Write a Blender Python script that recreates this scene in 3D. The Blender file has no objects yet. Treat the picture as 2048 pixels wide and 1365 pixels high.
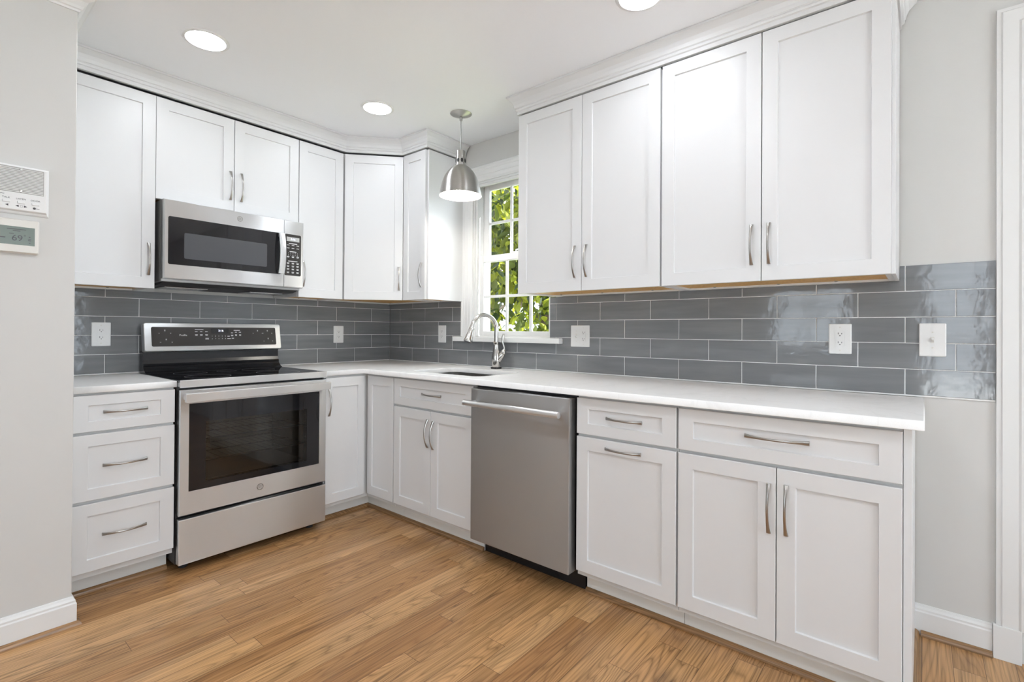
import bpy, bmesh, math, random
from mathutils import Matrix, Vector
random.seed(7)
SC = bpy.context.scene
COL = SC.collection
PI = math.pi

# ------------------------------------------------------------------ camera
F_PX, CY = 995.3453, 656.2666
CAM = Vector((-2.5333, -3.4070, 1.1806)); YAW, PIT, ROL = 0.8797, -0.0051, 0.0063
fd = Vector((math.sin(YAW)*math.cos(PIT), math.cos(YAW)*math.cos(PIT), -math.sin(PIT)))
rt = Vector((math.cos(YAW), -math.sin(YAW), 0)); up = rt.cross(fd)
rt2 = rt*math.cos(ROL) + up*math.sin(ROL); up2 = rt2.cross(fd)
cd = bpy.data.cameras.new('camera'); cam = bpy.data.objects.new('camera', cd); COL.objects.link(cam)
cd.sensor_width = 36; cd.sensor_fit = 'HORIZONTAL'; cd.lens = F_PX*36/2048
cd.shift_y = (CY-682.5)/2048; cd.clip_start = .02; cd.clip_end = 200
M = Matrix((rt2, up2, -fd)).transposed().to_4x4(); M.translation = CAM
cam.matrix_world = M
SC.camera = cam

# ------------------------------------------------------------------ world, sun, lamps, exposure
vs = SC.view_settings
SC.display_settings.display_device = 'sRGB'
vs.view_transform = 'Standard'; vs.look = 'None'; vs.gamma = 1; vs.use_curve_mapping = False
vs.exposure = 0.9
W = bpy.data.worlds.new('sky'); SC.world = W; W.use_nodes = True
bgn = W.node_tree.nodes['Background']
bgn.inputs[0].default_value = (.86, .95, 1.06, 1); bgn.inputs[1].default_value = 3.6

def lamp(name, kind, loc, power, color=(1, 1, 1), rot=None, **kw):
    l = bpy.data.lights.new(name, kind); l.energy = power; l.color = color
    for k, v in kw.items(): setattr(l, k, v)
    o = bpy.data.objects.new(name, l); o.location = loc
    if rot: o.rotation_euler = rot
    COL.objects.link(o); return o
sun = lamp('sun', 'SUN', (3, -4, 8), 17.0, (1, .97, .92), angle=.009)
sun.rotation_euler = Vector((-.48, .42, -.95)).to_track_quat('-Z', 'Y').to_euler()
H = 2.50
CAN_W = (.95, 1.0, 1.07)
# unseen fill lamps added under the ceiling, without fixtures
for x, y in ((-1.75, -2.55), (-3.1, -3.0), (-1.9, -4.6), (-3.1, -4.8)):
    lamp('ceiling_fill', 'AREA', (x, y, H-.012), 4.5, CAN_W, shape='DISK', size=.16)
# sky light portals in the windows behind the camera
for y, z, sy, sz in ((-2.2, 1.525, .9, 1.15), (-3.7, 1.125, .6, 2.05)):
    p = lamp('sky_portal', 'AREA', (-5.19, y, z), 1, rot=(0, -PI/2, 0), shape='RECTANGLE', size=sz, size_y=sy)
    p.data.cycles.is_portal = True
p = lamp('sky_portal', 'AREA', (-1.75, -6.49, 1.125), 1, rot=(PI/2, 0, 0), shape='RECTANGLE', size=1.7, size_y=2.05)
p.data.cycles.is_portal = True
p = lamp('sky_portal', 'AREA', (.16, -1.3, 1.7), 1, rot=(0, PI/2, 0), shape='RECTANGLE', size=1.2, size_y=.8)
p.data.cycles.is_portal = True

# ------------------------------------------------------------------ materials
def mat(name, col, rough=.5, metal=0., **kw):
    m = bpy.data.materials.new(name); m.use_nodes = True
    b = m.node_tree.nodes['Principled BSDF']
    b.inputs['Base Color'].default_value = (*col, 1); b.inputs['Roughness'].default_value = rough
    b.inputs['Metallic'].default_value = metal
    for k, v in kw.items(): b.inputs[k].default_value = v
    return m
def N(m, t, **kw):
    n = m.node_tree.nodes.new(t)
    for k, v in kw.items(): setattr(n, k, v)
    return n
def L(m, a, b): m.node_tree.links.new(a, b)
def bsdf(m): return m.node_tree.nodes['Principled BSDF']
def coords(m, scale=(1, 1, 1)):
    g = N(m, 'ShaderNodeNewGeometry'); mp = N(m, 'ShaderNodeMapping'); mp.inputs['Scale'].default_value = scale
    L(m, g.outputs['Position'], mp.inputs['Vector']); return mp.outputs['Vector']
def noise(m, vec, scale, detail=3, dist=0.):
    n = N(m, 'ShaderNodeTexNoise'); n.inputs['Scale'].default_value = scale; n.inputs['Detail'].default_value = detail
    n.inputs['Distortion'].default_value = dist; L(m, vec, n.inputs['Vector']); return n.outputs['Fac']
def ramp(m, fac, stops):
    r = N(m, 'ShaderNodeValToRGB'); e = r.color_ramp.elements
    while len(e) < len(stops): e.new(.5)
    for k, (p, c) in enumerate(stops): e[k].position = p; e[k].color = (*c, 1)
    L(m, fac, r.inputs[0]); return r.outputs[0]
def bump(m, fac, strength, dist=.002):
    b = N(m, 'ShaderNodeBump'); b.inputs['Strength'].default_value = strength; b.inputs['Distance'].default_value = dist
    L(m, fac, b.inputs['Height']); L(m, b.outputs[0], bsdf(m).inputs['Normal'])
def math_(m, op, a, b=None):
    n = N(m, 'ShaderNodeMath', operation=op)
    for k, v in enumerate((a, b)):
        if v is None: continue
        if isinstance(v, (int, float)): n.inputs[k].default_value = v
        else: L(m, v, n.inputs[k])
    return n.outputs[0]
def mixc(m, fac, a, b, mode='MIX'):
    n = N(m, 'ShaderNodeMix', data_type='RGBA', blend_type=mode)
    for k, v in ((0, fac), (6, a), (7, b)):
        if isinstance(v, (int, float)): n.inputs[k].default_value = v
        elif isinstance(v, tuple): n.inputs[k].default_value = (*v, 1)
        else: L(m, v, n.inputs[k])
    return n.outputs[2]

CAB = mat('cabinet_white_lacquer', (.745, .745, .745), .36)
bump(CAB, noise(CAB, coords(CAB), 260, 2), .03, .0005)
TRIM = mat('trim_white_paint', (.80, .80, .79), .38)
WALL = mat('wall_paint', (.655, .646, .625), .6); bump(WALL, noise(WALL, coords(WALL), 190, 3), .08, .001)
CEIL = mat('ceiling_paint', (.915, .925, .945), .7); bump(CEIL, noise(CEIL, coords(CEIL), 150, 3), .06, .001)
TOE = mat('toe_board_paint', (.86, .86, .83), .5)
BODY = mat('cabinet_box_white', (.70, .70, .69), .5)

QUARTZ = mat('quartz_white', (.78, .77, .75), .24, **{'Specular IOR Level': .12})
v = noise(QUARTZ, coords(QUARTZ, (1, 1.6, 1)), 2.6, 8, 1.6)
vein = ramp(QUARTZ, v, [(.46, (0, 0, 0)), (.5, (.14, .14, .14)), (.53, (0, 0, 0))])
sp = ramp(QUARTZ, noise(QUARTZ, coords(QUARTZ), 330, 2), [(.35, (.92, .91, .895)), (.6, (.945, .94, .93))])
L(QUARTZ, mixc(QUARTZ, vein, sp, (.66, .65, .63)), bsdf(QUARTZ).inputs['Base Color'])

TILE = mat('grey_glazed_tile', (.13, .14, .152), .09)
tv = coords(TILE, (1, 1, 9))
tcol = ramp(TILE, noise(TILE, tv, 3.2, 5, .4), [(.25, (.180, .188, .198)), (.5, (.210, .217, .226)), (.75, (.240, .246, .252))])
L(TILE, tcol, bsdf(TILE).inputs['Base Color'])
bump(TILE, noise(TILE, coords(TILE), 16, 3), .22, .004)
GROUT = mat('white_grout', (.93, .93, .92), .7)

def steel(name, col, rough, aniso=.97):
    m = mat(name, col, rough, 1.0)
    bsdf(m).inputs['Anisotropic'].default_value = aniso; bsdf(m).inputs['Anisotropic Rotation'].default_value = .25
    return m
STEEL = steel('brushed_stainless', (.77, .775, .78), .40)
STEELD = steel('dishwasher_stainless', (.53, .53, .53), .46)
NICKEL = mat('brushed_nickel', (.42, .405, .385), .28, 1.0)
NICKELP = mat('pendant_nickel', (.46, .445, .425), .30, 1.0, **{'Anisotropic': .85, 'Anisotropic Rotation': .25})
SINKM = mat('sink_stainless', (.52, .51, .49), .26, 1.0)
CHROME = mat('faucet_stainless', (.60, .585, .56), .17, 1.0)
BLACKG = mat('black_glass', (.012, .012, .014), .04)
PANELG = mat('control_panel_glass', (.035, .032, .03), .16)
BLACK = mat('black_enamel', (.016, .016, .018), .22)
BLACKP = mat('black_plastic', (.03, .028, .03), .45)
GREYP = mat('grey_metal_case', (.42, .42, .42), .4, .6)
RUBBER = mat('dark_rubber', (.02, .02, .022), .7)
CAVITY = mat('oven_enamel', (.26, .235, .205), .35)
RACK = mat('rack_wire', (.6, .58, .55), .25, 1.0)
SCREEN = mat('microwave_screen', (.075, .078, .085), .22)
PLASTIC = mat('white_plastic', (.80, .80, .79), .3)
IVORY = mat('ivory_plastic', (.74, .72, .67), .4)
SLOT = mat('dark_slot', (.03, .03, .03), .6)
INK = mat('printed_white', (.75, .75, .75), .5)
INKD = mat('printed_dark', (.06, .06, .065), .5)
LCD = mat('lcd_green_grey', (.17, .21, .18), .25)
def emis(name, col, s):
    m = mat(name, (0, 0, 0), .4); bsdf(m).inputs['Emission Color'].default_value = (*col, 1)
    bsdf(m).inputs['Emission Strength'].default_value = s; return m
DIGIT = emis('display_digits', (.75, .8, 1), 1.6)
LENS = emis('downlight_lens', CAN_W, 28.0)
BULB = emis('bulb_glow', (1, .95, .87), 40.0)
SHADEIN = mat('shade_white_enamel', (.88, .87, .84), .35)

WOODU = mat('birch_ply_underside', (.66, .38, .12), .45)
wv = noise(WOODU, coords(WOODU, (26, 26, 26)), 3, 4, .5)
L(WOODU, ramp(WOODU, wv, [(.3, (.56, .30, .085)), (.6, (.78, .47, .16))]), bsdf(WOODU).inputs['Base Color'])

def wood(name, along, planks, tint=(1, 1, 1)):
    """oak: along = 'X' or 'Y' grain direction; planks = row height or None"""
    m = mat(name, (.4, .25, .12), .27)
    g = N(m, 'ShaderNodeNewGeometry'); s = N(m, 'ShaderNodeSeparateXYZ'); L(m, g.outputs['Position'], s.inputs[0])
    a, b = (s.outputs[0], s.outputs[1]) if along == 'X' else (s.outputs[1], s.outputs[0])
    hgt = s.outputs[2]
    if planks:
        row = math_(m, 'FLOOR', math_(m, 'DIVIDE', math_(m, 'ADD', b, 10.0 + 3.4305 - .0857*40), planks))
        wn = N(m, 'ShaderNodeTexWhiteNoise', noise_dimensions='1D'); L(m, row, wn.inputs['W'])
        shifted = math_(m, 'ADD', a, math_(m, 'MULTIPLY', wn.outputs['Value'], 7.3))
        ln = math_(m, 'ADD', 0.72, math_(m, 'MULTIPLY', math_(m, 'FRACT', math_(m, 'MULTIPLY', wn.outputs['Value'], 17.7)), .75))
        q = math_(m, 'DIVIDE', shifted, ln); cell = math_(m, 'FLOOR', q)
        cv = N(m, 'ShaderNodeCombineXYZ'); L(m, row, cv.inputs[0]); L(m, cell, cv.inputs[1])
        wn2 = N(m, 'ShaderNodeTexWhiteNoise', noise_dimensions='3D'); L(m, cv.outputs[0], wn2.inputs['Vector'])
        rnd = wn2.outputs['Value']
        fy = math_(m, 'FRACT', math_(m, 'DIVIDE', math_(m, 'ADD', b, 10.0 + 3.4305 - .0857*40), planks))
        ey = math_(m, 'MULTIPLY', math_(m, 'MINIMUM', fy, math_(m, 'SUBTRACT', 1.0, fy)), planks)
        fx = math_(m, 'FRACT', q); ex = math_(m, 'MULTIPLY', math_(m, 'MINIMUM', fx, math_(m, 'SUBTRACT', 1.0, fx)), ln)
        edge = math_(m, 'MINIMUM', ey, ex)
        gap = math_(m, 'LESS_THAN', edge, .0007)
    else:
        rnd = None; gap = None
    off = math_(m, 'MULTIPLY', rnd, 37.0) if rnd is not None else 3.1
    off2 = math_(m, 'MULTIPLY', rnd, 11.0) if rnd is not None else 1.7
    def vec(sa, sb):
        c = N(m, 'ShaderNodeCombineXYZ')
        L(m, math_(m, 'ADD', math_(m, 'MULTIPLY', a, sa), off), c.inputs[0])
        bb = b if planks else math_(m, 'ADD', b, hgt)
        L(m, math_(m, 'ADD', math_(m, 'MULTIPLY', bb, sb), off2), c.inputs[1])
        if rnd is not None: L(m, off, c.inputs[2])
        return c.outputs[0]
    # cathedral figure: contour lines of a smooth stretched field
    f = noise(m, vec(.55, 5.5), 1.6, 1.3, .2)
    lines = math_(m, 'FRACT', math_(m, 'MULTIPLY', f, 24.0))
    tri = math_(m, 'ABSOLUTE', math_(m, 'SUBTRACT', math_(m, 'MULTIPLY', lines, 2.0), 1.0))
    fig = ramp(m, tri, [(.0, (.50,)*3), (.25, (.80,)*3), (.7, (1.03,)*3)])
    fib = ramp(m, noise(m, vec(3.0, 150), 1.0, 5), [(.32, (.58,)*3), (.58, (1.08,)*3)])
    broad = ramp(m, noise(m, vec(1.1, 9), 1.0, 2), [(.3, (.86,)*3), (.7, (1.1,)*3)])
    if rnd is not None:
        base = ramp(m, rnd, [(0, (.37, .182, .070)), (.25, (.54, .295, .124)), (.5, (.45, .23, .091)),
                             (.75, (.61, .350, .158)), (1, (.48, .26, .107))])
    else:
        base = N(m, 'ShaderNodeRGB').outputs[0]; base.default_value = (.36*tint[0], .20*tint[1], .09*tint[2], 1)
    c = mixc(m, math_(m, 'ADD', .35, math_(m, 'MULTIPLY', .65, math_(m, 'FRACT', math_(m, 'MULTIPLY', rnd, 5.3)))) if rnd is not None else .6, base, fig, 'MULTIPLY'); c = mixc(m, .85, c, fib, 'MULTIPLY'); c = mixc(m, 1.0, c, broad, 'MULTIPLY')
    if gap is not None: c = mixc(m, gap, c, (.10, .055, .028))
    L(m, c, bsdf(m).inputs['Base Color'])
    bump(m, fib, .05, .0006)
    return m
FLOORM = wood('oak_floor', 'X', .0857)
SHOEX = wood('oak_shoe_moulding', 'X', None); SHOEY = wood('oak_shoe_moulding_side', 'Y', None)

def glassmat(name, tint, refl_rough=0., ior=1.45):
    m = bpy.data.materials.new(name); m.use_nodes = True; nt = m.node_tree; nt.nodes.clear()
    o = nt.nodes.new('ShaderNodeOutputMaterial'); mx = nt.nodes.new('ShaderNodeMixShader')
    t = nt.nodes.new('ShaderNodeBsdfTransparent'); t.inputs[0].default_value = (*tint, 1)
    g = nt.nodes.new('ShaderNodeBsdfGlossy'); g.inputs['Roughness'].default_value = refl_rough
    fr = nt.nodes.new('ShaderNodeFresnel'); fr.inputs[0].default_value = ior
    nt.links.new(fr.outputs[0], mx.inputs[0]); nt.links.new(t.outputs[0], mx.inputs[1])
    nt.links.new(g.outputs[0], mx.inputs[2]); nt.links.new(mx.outputs[0], o.inputs[0]); return m
PANE = glassmat('window_glass', (.97, .985, .98), 0., 1.22)
OVENG = glassmat('oven_window_glass', (.80, .77, .73), .0, 1.45)

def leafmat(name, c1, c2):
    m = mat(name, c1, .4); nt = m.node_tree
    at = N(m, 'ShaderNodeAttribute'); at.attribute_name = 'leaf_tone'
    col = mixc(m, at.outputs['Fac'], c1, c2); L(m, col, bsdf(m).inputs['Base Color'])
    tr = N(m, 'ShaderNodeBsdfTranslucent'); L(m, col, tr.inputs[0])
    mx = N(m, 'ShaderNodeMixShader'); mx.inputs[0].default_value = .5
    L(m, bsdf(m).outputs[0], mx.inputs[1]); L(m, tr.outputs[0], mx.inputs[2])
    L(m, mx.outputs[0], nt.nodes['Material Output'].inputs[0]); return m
LEAF = leafmat('green_leaves', (.018, .034, .006), (.31, .33, .016))  # random leaf tones; the bright yellow end paints in sunlit highlights
BARK = mat('bark', (.09, .06, .04), .8)
LAWN = mat('lawn', (.12, .2, .05), .9)
L(LAWN, ramp(LAWN, noise(LAWN, coords(LAWN), 9, 4), [(.3, (.09, .11, .05)), (.7, (.19, .22, .11))]), bsdf(LAWN).inputs['Base Color'])

# ------------------------------------------------------------------ object helpers
def thing(name, label, cat, loc=(0, 0, 0), group=None):
    o = bpy.data.objects.new(name, None); COL.objects.link(o); o.location = loc; o.empty_display_size = .05
    o['label'] = label; o['category'] = cat
    if group: o['group'] = group
    return o
def rootloc(p):
    l = Vector()
    while p is not None: l += p.location; p = p.parent
    return l
def obj(name, bm, mats, parent=None, label=None, smooth=False):
    me = bpy.data.meshes.new(name)
    bm.normal_update()
    if smooth:
        for f in bm.faces: f.smooth = True
    if parent is not None: bmesh.ops.translate(bm, verts=bm.verts, vec=-rootloc(parent))
    bm.to_mesh(me); bm.free()
    for m in (mats if isinstance(mats, (list, tuple)) else [mats]): me.materials.append(m)
    o = bpy.data.objects.new(name, me); COL.objects.link(o)
    if parent is not None: o.parent = parent
    if label: o['label'] = label
    if smooth:
        try: me.set_sharp_from_angle(angle=math.radians(38))
        except Exception: pass
    return o
def tag(o, label, cat, group=None):
    o['label'] = label; o['category'] = cat
    if group: o['group'] = group
    return o
def struct(name, bm, mats, parent=None, **kw):
    o = obj(name, bm, mats, parent, **kw)
    if parent is None: o['kind'] = 'structure'
    return o
def BM(): return bmesh.new()
def box(bm, x0, x1, y0, y1, z0, z1, bev=0., seg=2, mi=0):
    x0, x1 = sorted((x0, x1)); y0, y1 = sorted((y0, y1)); z0, z1 = sorted((z0, z1))
    vs_ = [bm.verts.new((x, y, z)) for x in (x0, x1) for y in (y0, y1) for z in (z0, z1)]
    fs = [bm.faces.new([vs_[i] for i in q]) for q in ((0, 1, 3, 2), (4, 6, 7, 5), (0, 4, 5, 1), (2, 3, 7, 6), (0, 2, 6, 4), (1, 5, 7, 3))]
    for f in fs: f.material_index = mi
    if bev > 0:
        es = list({e for f in fs for e in f.edges})
        r = bmesh.ops.bevel(bm, geom=es, offset=bev, segments=seg, profile=.6, affect='EDGES')
        for f in r['faces']: f.material_index = mi
    return bm
def frameM(o, u, v, w):
    m = Matrix((Vector(u), Vector(v), Vector(w))).transposed().to_4x4(); m.translation = Vector(o); return m
def FA(x, z, y): return frameM((x, y, z), (1, 0, 0), (0, 0, 1), (0, -1, 0))     # a face on the range wall
def FB(y, z, x): return frameM((x, y, z), (0, -1, 0), (0, 0, 1), (-1, 0, 0))    # a face on the window wall
def xf(bm, M): bmesh.ops.transform(bm, matrix=M, verts=bm.verts); return bm
def loops(bm, rings, close=False, cap0=True, cap1=True, mi=0):
    """skin consecutive rings of equal length"""
    R = [[bm.verts.new(p) for p in r] for r in rings]; n = len(R[0]); out = []
    for a, b in zip(R, R[1:]):
        for i in range(n):
            j = (i+1) % n; f = bm.faces.new((a[i], a[j], b[j], b[i])); f.material_index = mi; out.append(f)
    if cap0: f = bm.faces.new(R[0][::-1]); f.material_index = mi
    if cap1: f = bm.faces.new(R[-1]); f.material_index = mi
    return bm
def rect(x0, x1, y0, y1, z): return [(x0, y0, z), (x1, y0, z), (x1, y1, z), (x0, y1, z)]
def rrect(x0, x1, y0, y1, r, z, n=5):
    pts = []
    for cx_, cy_, a0 in ((x1-r, y1-r, 0), (x0+r, y1-r, 90), (x0+r, y0+r, 180), (x1-r, y0+r, 270)):
        for k in range(n+1):
            a = math.radians(a0+90*k/n); pts.append((cx_+r*math.cos(a), cy_+r*math.sin(a), z))
    return pts
def lathe(bm, prof, c=(0, 0, 0), n=40, mi=0, cap0=False, cap1=False):
    rings = [[(c[0]+r*math.cos(2*PI*k/n), c[1]+r*math.sin(2*PI*k/n), c[2]+z) for k in range(n)] for r, z in prof]
    return loops(bm, rings, cap0=cap0, cap1=cap1, mi=mi)
def tube(bm, pts, rad, n=12, mi=0, cap=True):
    pts = [Vector(p) for p in pts]
    rads = rad if isinstance(rad, (list, tuple)) else [rad]*len(pts)
    t0 = (pts[1]-pts[0]).normalized(); ref = Vector((0, 0, 1)) if abs(t0.z) < .9 else Vector((1, 0, 0))
    nrm = t0.cross(ref).normalized(); rings = []
    for i, p in enumerate(pts):
        t = (pts[min(i+1, len(pts)-1)]-pts[max(i-1, 0)]).normalized()
        nrm = (nrm - t*nrm.dot(t)).normalized(); b = t.cross(nrm)
        rings.append([p + (nrm*math.cos(2*PI*k/n)+b*math.sin(2*PI*k/n))*rads[i] for k in range(n)])
    return loops(bm, rings, cap0=cap, cap1=cap, mi=mi)
def sweep(bm, path, prof, cap=True):
    """profile of (out, z) swept with mitres along a 2-D path; out is to the right of travel"""
    P = [Vector(p) for p in path]; rings = []
    for i, p in enumerate(P):
        ns = []
        if i > 0: d = (P[i]-P[i-1]).normalized(); ns.append(Vector((d.y, -d.x)))
        if i < len(P)-1: d = (P[i+1]-P[i]).normalized(); ns.append(Vector((d.y, -d.x)))
        m = ns[0] if len(ns) == 1 else (ns[0]+ns[1])/(1+ns[0].dot(ns[1]))
        rings.append([(p.x+m.x*o, p.y+m.y*o, z) for o, z in prof])
    return loops(bm, rings, cap0=cap, cap1=cap)
def fixn(bm): bmesh.ops.recalc_face_normals(bm, faces=bm.faces); return bm
def text(s, size, M, ext=.0003):
    c = bpy.data.curves.new('t', 'FONT'); c.body = s; c.size = size; c.extrude = ext; c.align_x = 'CENTER'; c.align_y = 'CENTER'
    o = bpy.data.objects.new('t', c); COL.objects.link(o); bpy.context.view_layer.update()
    me = bpy.data.meshes.new_from_object(o.evaluated_get(bpy.context.evaluated_depsgraph_get()))
    bpy.data.objects.remove(o); bpy.data.curves.remove(c)
    bm = BM(); bm.from_mesh(me); bpy.data.meshes.remove(me); xf(bm, M); return bm
def addbm(dst, src):
    me = bpy.data.meshes.new('x'); src.to_mesh(me); src.free(); dst.from_mesh(me); bpy.data.meshes.remove(me); return dst
def TM(M, u, v, w): return M @ Matrix.Translation((u, v, w))

# ------------------------------------------------------------------ room shell
WX, WY = .008, .008           # plaster planes behind the tiles
bm = BM(); box(bm, -5.3, .16, -6.6, .16, -.12, 0); struct('floor', bm, FLOORM)
bm = BM(); box(bm, -5.3, .16, -6.6, .16, H, H+.12); struct('ceiling', bm, CEIL)
bm = BM(); box(bm, -5.3, .16, WY, .16, 0, H); struct('wall_back', bm, WALL)
WIN_Y0, WIN_Y1, WIN_Z0, WIN_Z1 = -.945, -1.70, 1.135, 2.222
DR_Y0, DR_Y1, DR_Z = -3.70, -4.52, 2.285
bm = BM()
box(bm, WX, .16, WY, WIN_Y0, 0, H); box(bm, WX, .16, WIN_Y0, WIN_Y1, 0, WIN_Z0); box(bm, WX, .16, WIN_Y0, WIN_Y1, WIN_Z1, H)
box(bm, WX, .16, WIN_Y1, DR_Y0, 0, H); box(bm, WX, .16, DR_Y0, DR_Y1, DR_Z, H); box(bm, WX, .16, DR_Y1, -6.6, 0, H)
struct('wall_right', bm, WALL)
STX, STY = -2.118, -.808
bm = BM(); box(bm, -5.2, STX, STY, WY, 0, H, .002, 1); struct('wall_left', bm, WALL)
bm = BM()
for a, b in ((-.8, -1.75), (-2.65, -3.4), (-4.0, -6.6)): box(bm, -5.3, -5.2, a, b, 0, H)
for a, b, z0, z1 in ((-1.75, -2.65, .95, 2.1), (-3.4, -4.0, .1, 2.15)):
    box(bm, -5.3, -5.2, a, b, 0, z0); box(bm, -5.3, -5.2, a, b, z1, H)
struct('wall_far', bm, WALL)
bm = BM(); box(bm, -5.2, -2.6, -6.6, -6.5, 0, H); box(bm, -.9, .008, -6.6, -6.5, 0, H); box(bm, -2.6, -.9, -6.6, -6.5, 2.15, H)
box(bm, -2.6, -.9, -6.6, -6.5, 0, .1)
struct('wall_front', bm, WALL)
def plain_window(name, along, a, b, z0, z1, pos, n):
    """a glazed window or patio door in the walls behind the camera"""
    bm = BM(); fw = .05
    cuts = [a+(b-a)*k/n for k in range(n+1)]
    def bx(s0, s1, zz0, zz1, d0=-.03, d1=.03):
        if along == 'Y': box(bm, pos+d0, pos+d1, s0, s1, zz0, zz1)
        else: box(bm, s0, s1, pos+d0, pos+d1, zz0, zz1)
    bx(a, b, z0, z0+fw); bx(a, b, z1-fw, z1)
    for c in cuts: bx(max(min(c-fw/2, max(a, b)-fw), min(a, b)), min(max(c+fw/2, min(a, b)+fw), max(a, b)), z0, z1)
    bx(a, b, (z0+z1)/2-.02, (z0+z1)/2+.02)
    o = struct(name, bm, TRIM)
    bm = BM()
    if along == 'Y': box(bm, pos-.004, pos+.004, a, b, z0, z1)
    else: box(bm, a, b, pos-.004, pos+.004, z0, z1)
    obj('glass_pane', bm, PANE, o)
plain_window('window_2', 'Y', -1.75, -2.65, .95, 2.1, -5.25, 2)
plain_window('window_3', 'Y', -3.4, -4.0, .1, 2.15, -5.25, 1)
plain_window('added_window', 'X', -2.6, -.9, .1, 2.15, -6.55, 2)  # unseen window, added and placed to let daylight onto the range wall

# baseboards, casings, shoe mouldings
BB = [(0, 0), (.014, 0), (.014, .088), (.011, .093), (.011, .1), (.006, .108), (.004, .115), (0, .116)]
bm = BM(); sweep(bm, [(-5.2, STY), (STX, STY), (STX, -.66)], BB); struct('baseboard_left', fixn(bm), TRIM)
bm = BM(); sweep(bm, [(WX, -3.382), (WX, -3.602)], BB); struct('baseboard_right', fixn(bm), TRIM)
SHOE = [(0, 0), (.015, 0), (.0145, .006), (.012, .013), (.007, .018), (0, .02)]
bm = BM(); sweep(bm, [(-5.2, STY-.014), (STX+.014, STY-.014), (STX+.014, -.66)], SHOE); struct('trim_1', fixn(bm), SHOEX)
bm = BM(); sweep(bm, [(WX-.014, -3.40), (WX-.014, -3.602)], SHOE); struct('trim_2', fixn(bm), SHOEY)
TOEY, TOEX = -.535, -.565
bm = BM(); sweep(bm, [(-2.10, TOEY), (-1.722, TOEY)], SHOE); struct('trim_3', fixn(bm), SHOEX)
bm = BM(); sweep(bm, [(-.94, TOEY), (TOEX, TOEY), (TOEX, -1.597)], SHOE); struct('trim_4', fixn(bm), SHOEY)
bm = BM(); sweep(bm, [(TOEX, -2.23), (TOEX, -3.36)], SHOE); struct('trim_5', fixn(bm), SHOEY)
bm = BM(); sweep(bm, [(-.62, -3.382), (WX-.016, -3.382)], SHOE); struct('trim_6', fixn(bm), SHOEX)
# cased doorway at the right
bm = BM()
CAS = [(0, 0), (.012, 0), (.013, .012), (.017, .016), (.017, .058), (.021, .064), (.021, .072), (.017, .076), (.013, .082), (0, .084)]
def casing_v(y0, z0, z1, sgn):
    loops(bm, [[(WX-o, y0-sgn*s, z) for o, s in CAS] for z in (z0, z1)])
for k, (yy, zt) in enumerate(((-3.612, 2.36),)):
    rings = [[(WX-o, -3.612-s, .12) for o, s in CAS], [(WX-o, -3.612-s, 2.365-s) for o, s in CAS],
             [(WX-o, -4.60+s, 2.365-s) for o, s in CAS], [(WX-o, -4.60+s, .12) for o, s in CAS]]
    loops(bm, rings)
box(bm, WX-.021, WX, -3.603, -3.678, 0, .121, .002); box(bm, WX-.021, WX, -4.53, -4.605, 0, .121, .002)
casing = struct('trim_7', fixn(bm), TRIM)
bm = BM(); box(bm, .05, .09, DR_Y0-.0002, DR_Y1+.0002, .0005, DR_Z-.0005)
d1 = struct('door_1', bm, TRIM)
bm = BM()
for z0, z1 in ((.25, .95), (1.15, 2.1)):
    for ya, yb in ((-3.82, -4.06), (-4.16, -4.40)): box(bm, .042, .05, ya, yb, z0, z1, .006, 2)
obj('raised_panel', bm, TRIM, d1)
bm = BM(); lathe(bm, [(.0, -.06), (.018, -.058), (.027, -.04), (.02, -.022), (.01, -.012), (.024, -.006), (.024, 0)], n=24, cap1=True)
xf(bm, Matrix.Translation((.05, -4.46, .95)) @ Matrix.Rotation(PI/2, 4, 'Y')); obj('door_knob', fixn(bm), NICKEL, d1, smooth=True)
bm = BM(); sweep(bm, [(.05, -3.70), (.05, -4.52)], SHOE); struct('trim_8', fixn(bm), SHOEY)
# ceiling crown on the wall stub at the left
CR = [(0, 2.438), (.006, 2.438), (.008, 2.446), (.013, 2.449), (.017, 2.458), (.028, 2.476), (.044, 2.487), (.046, 2.492), (.052, 2.494), (.052, 2.5), (0, 2.5)]
bm = BM(); sweep(bm, [(-5.2, STY), (STX, STY), (STX, -.42)], CR); struct('trim_9', fixn(bm), TRIM)

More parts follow.
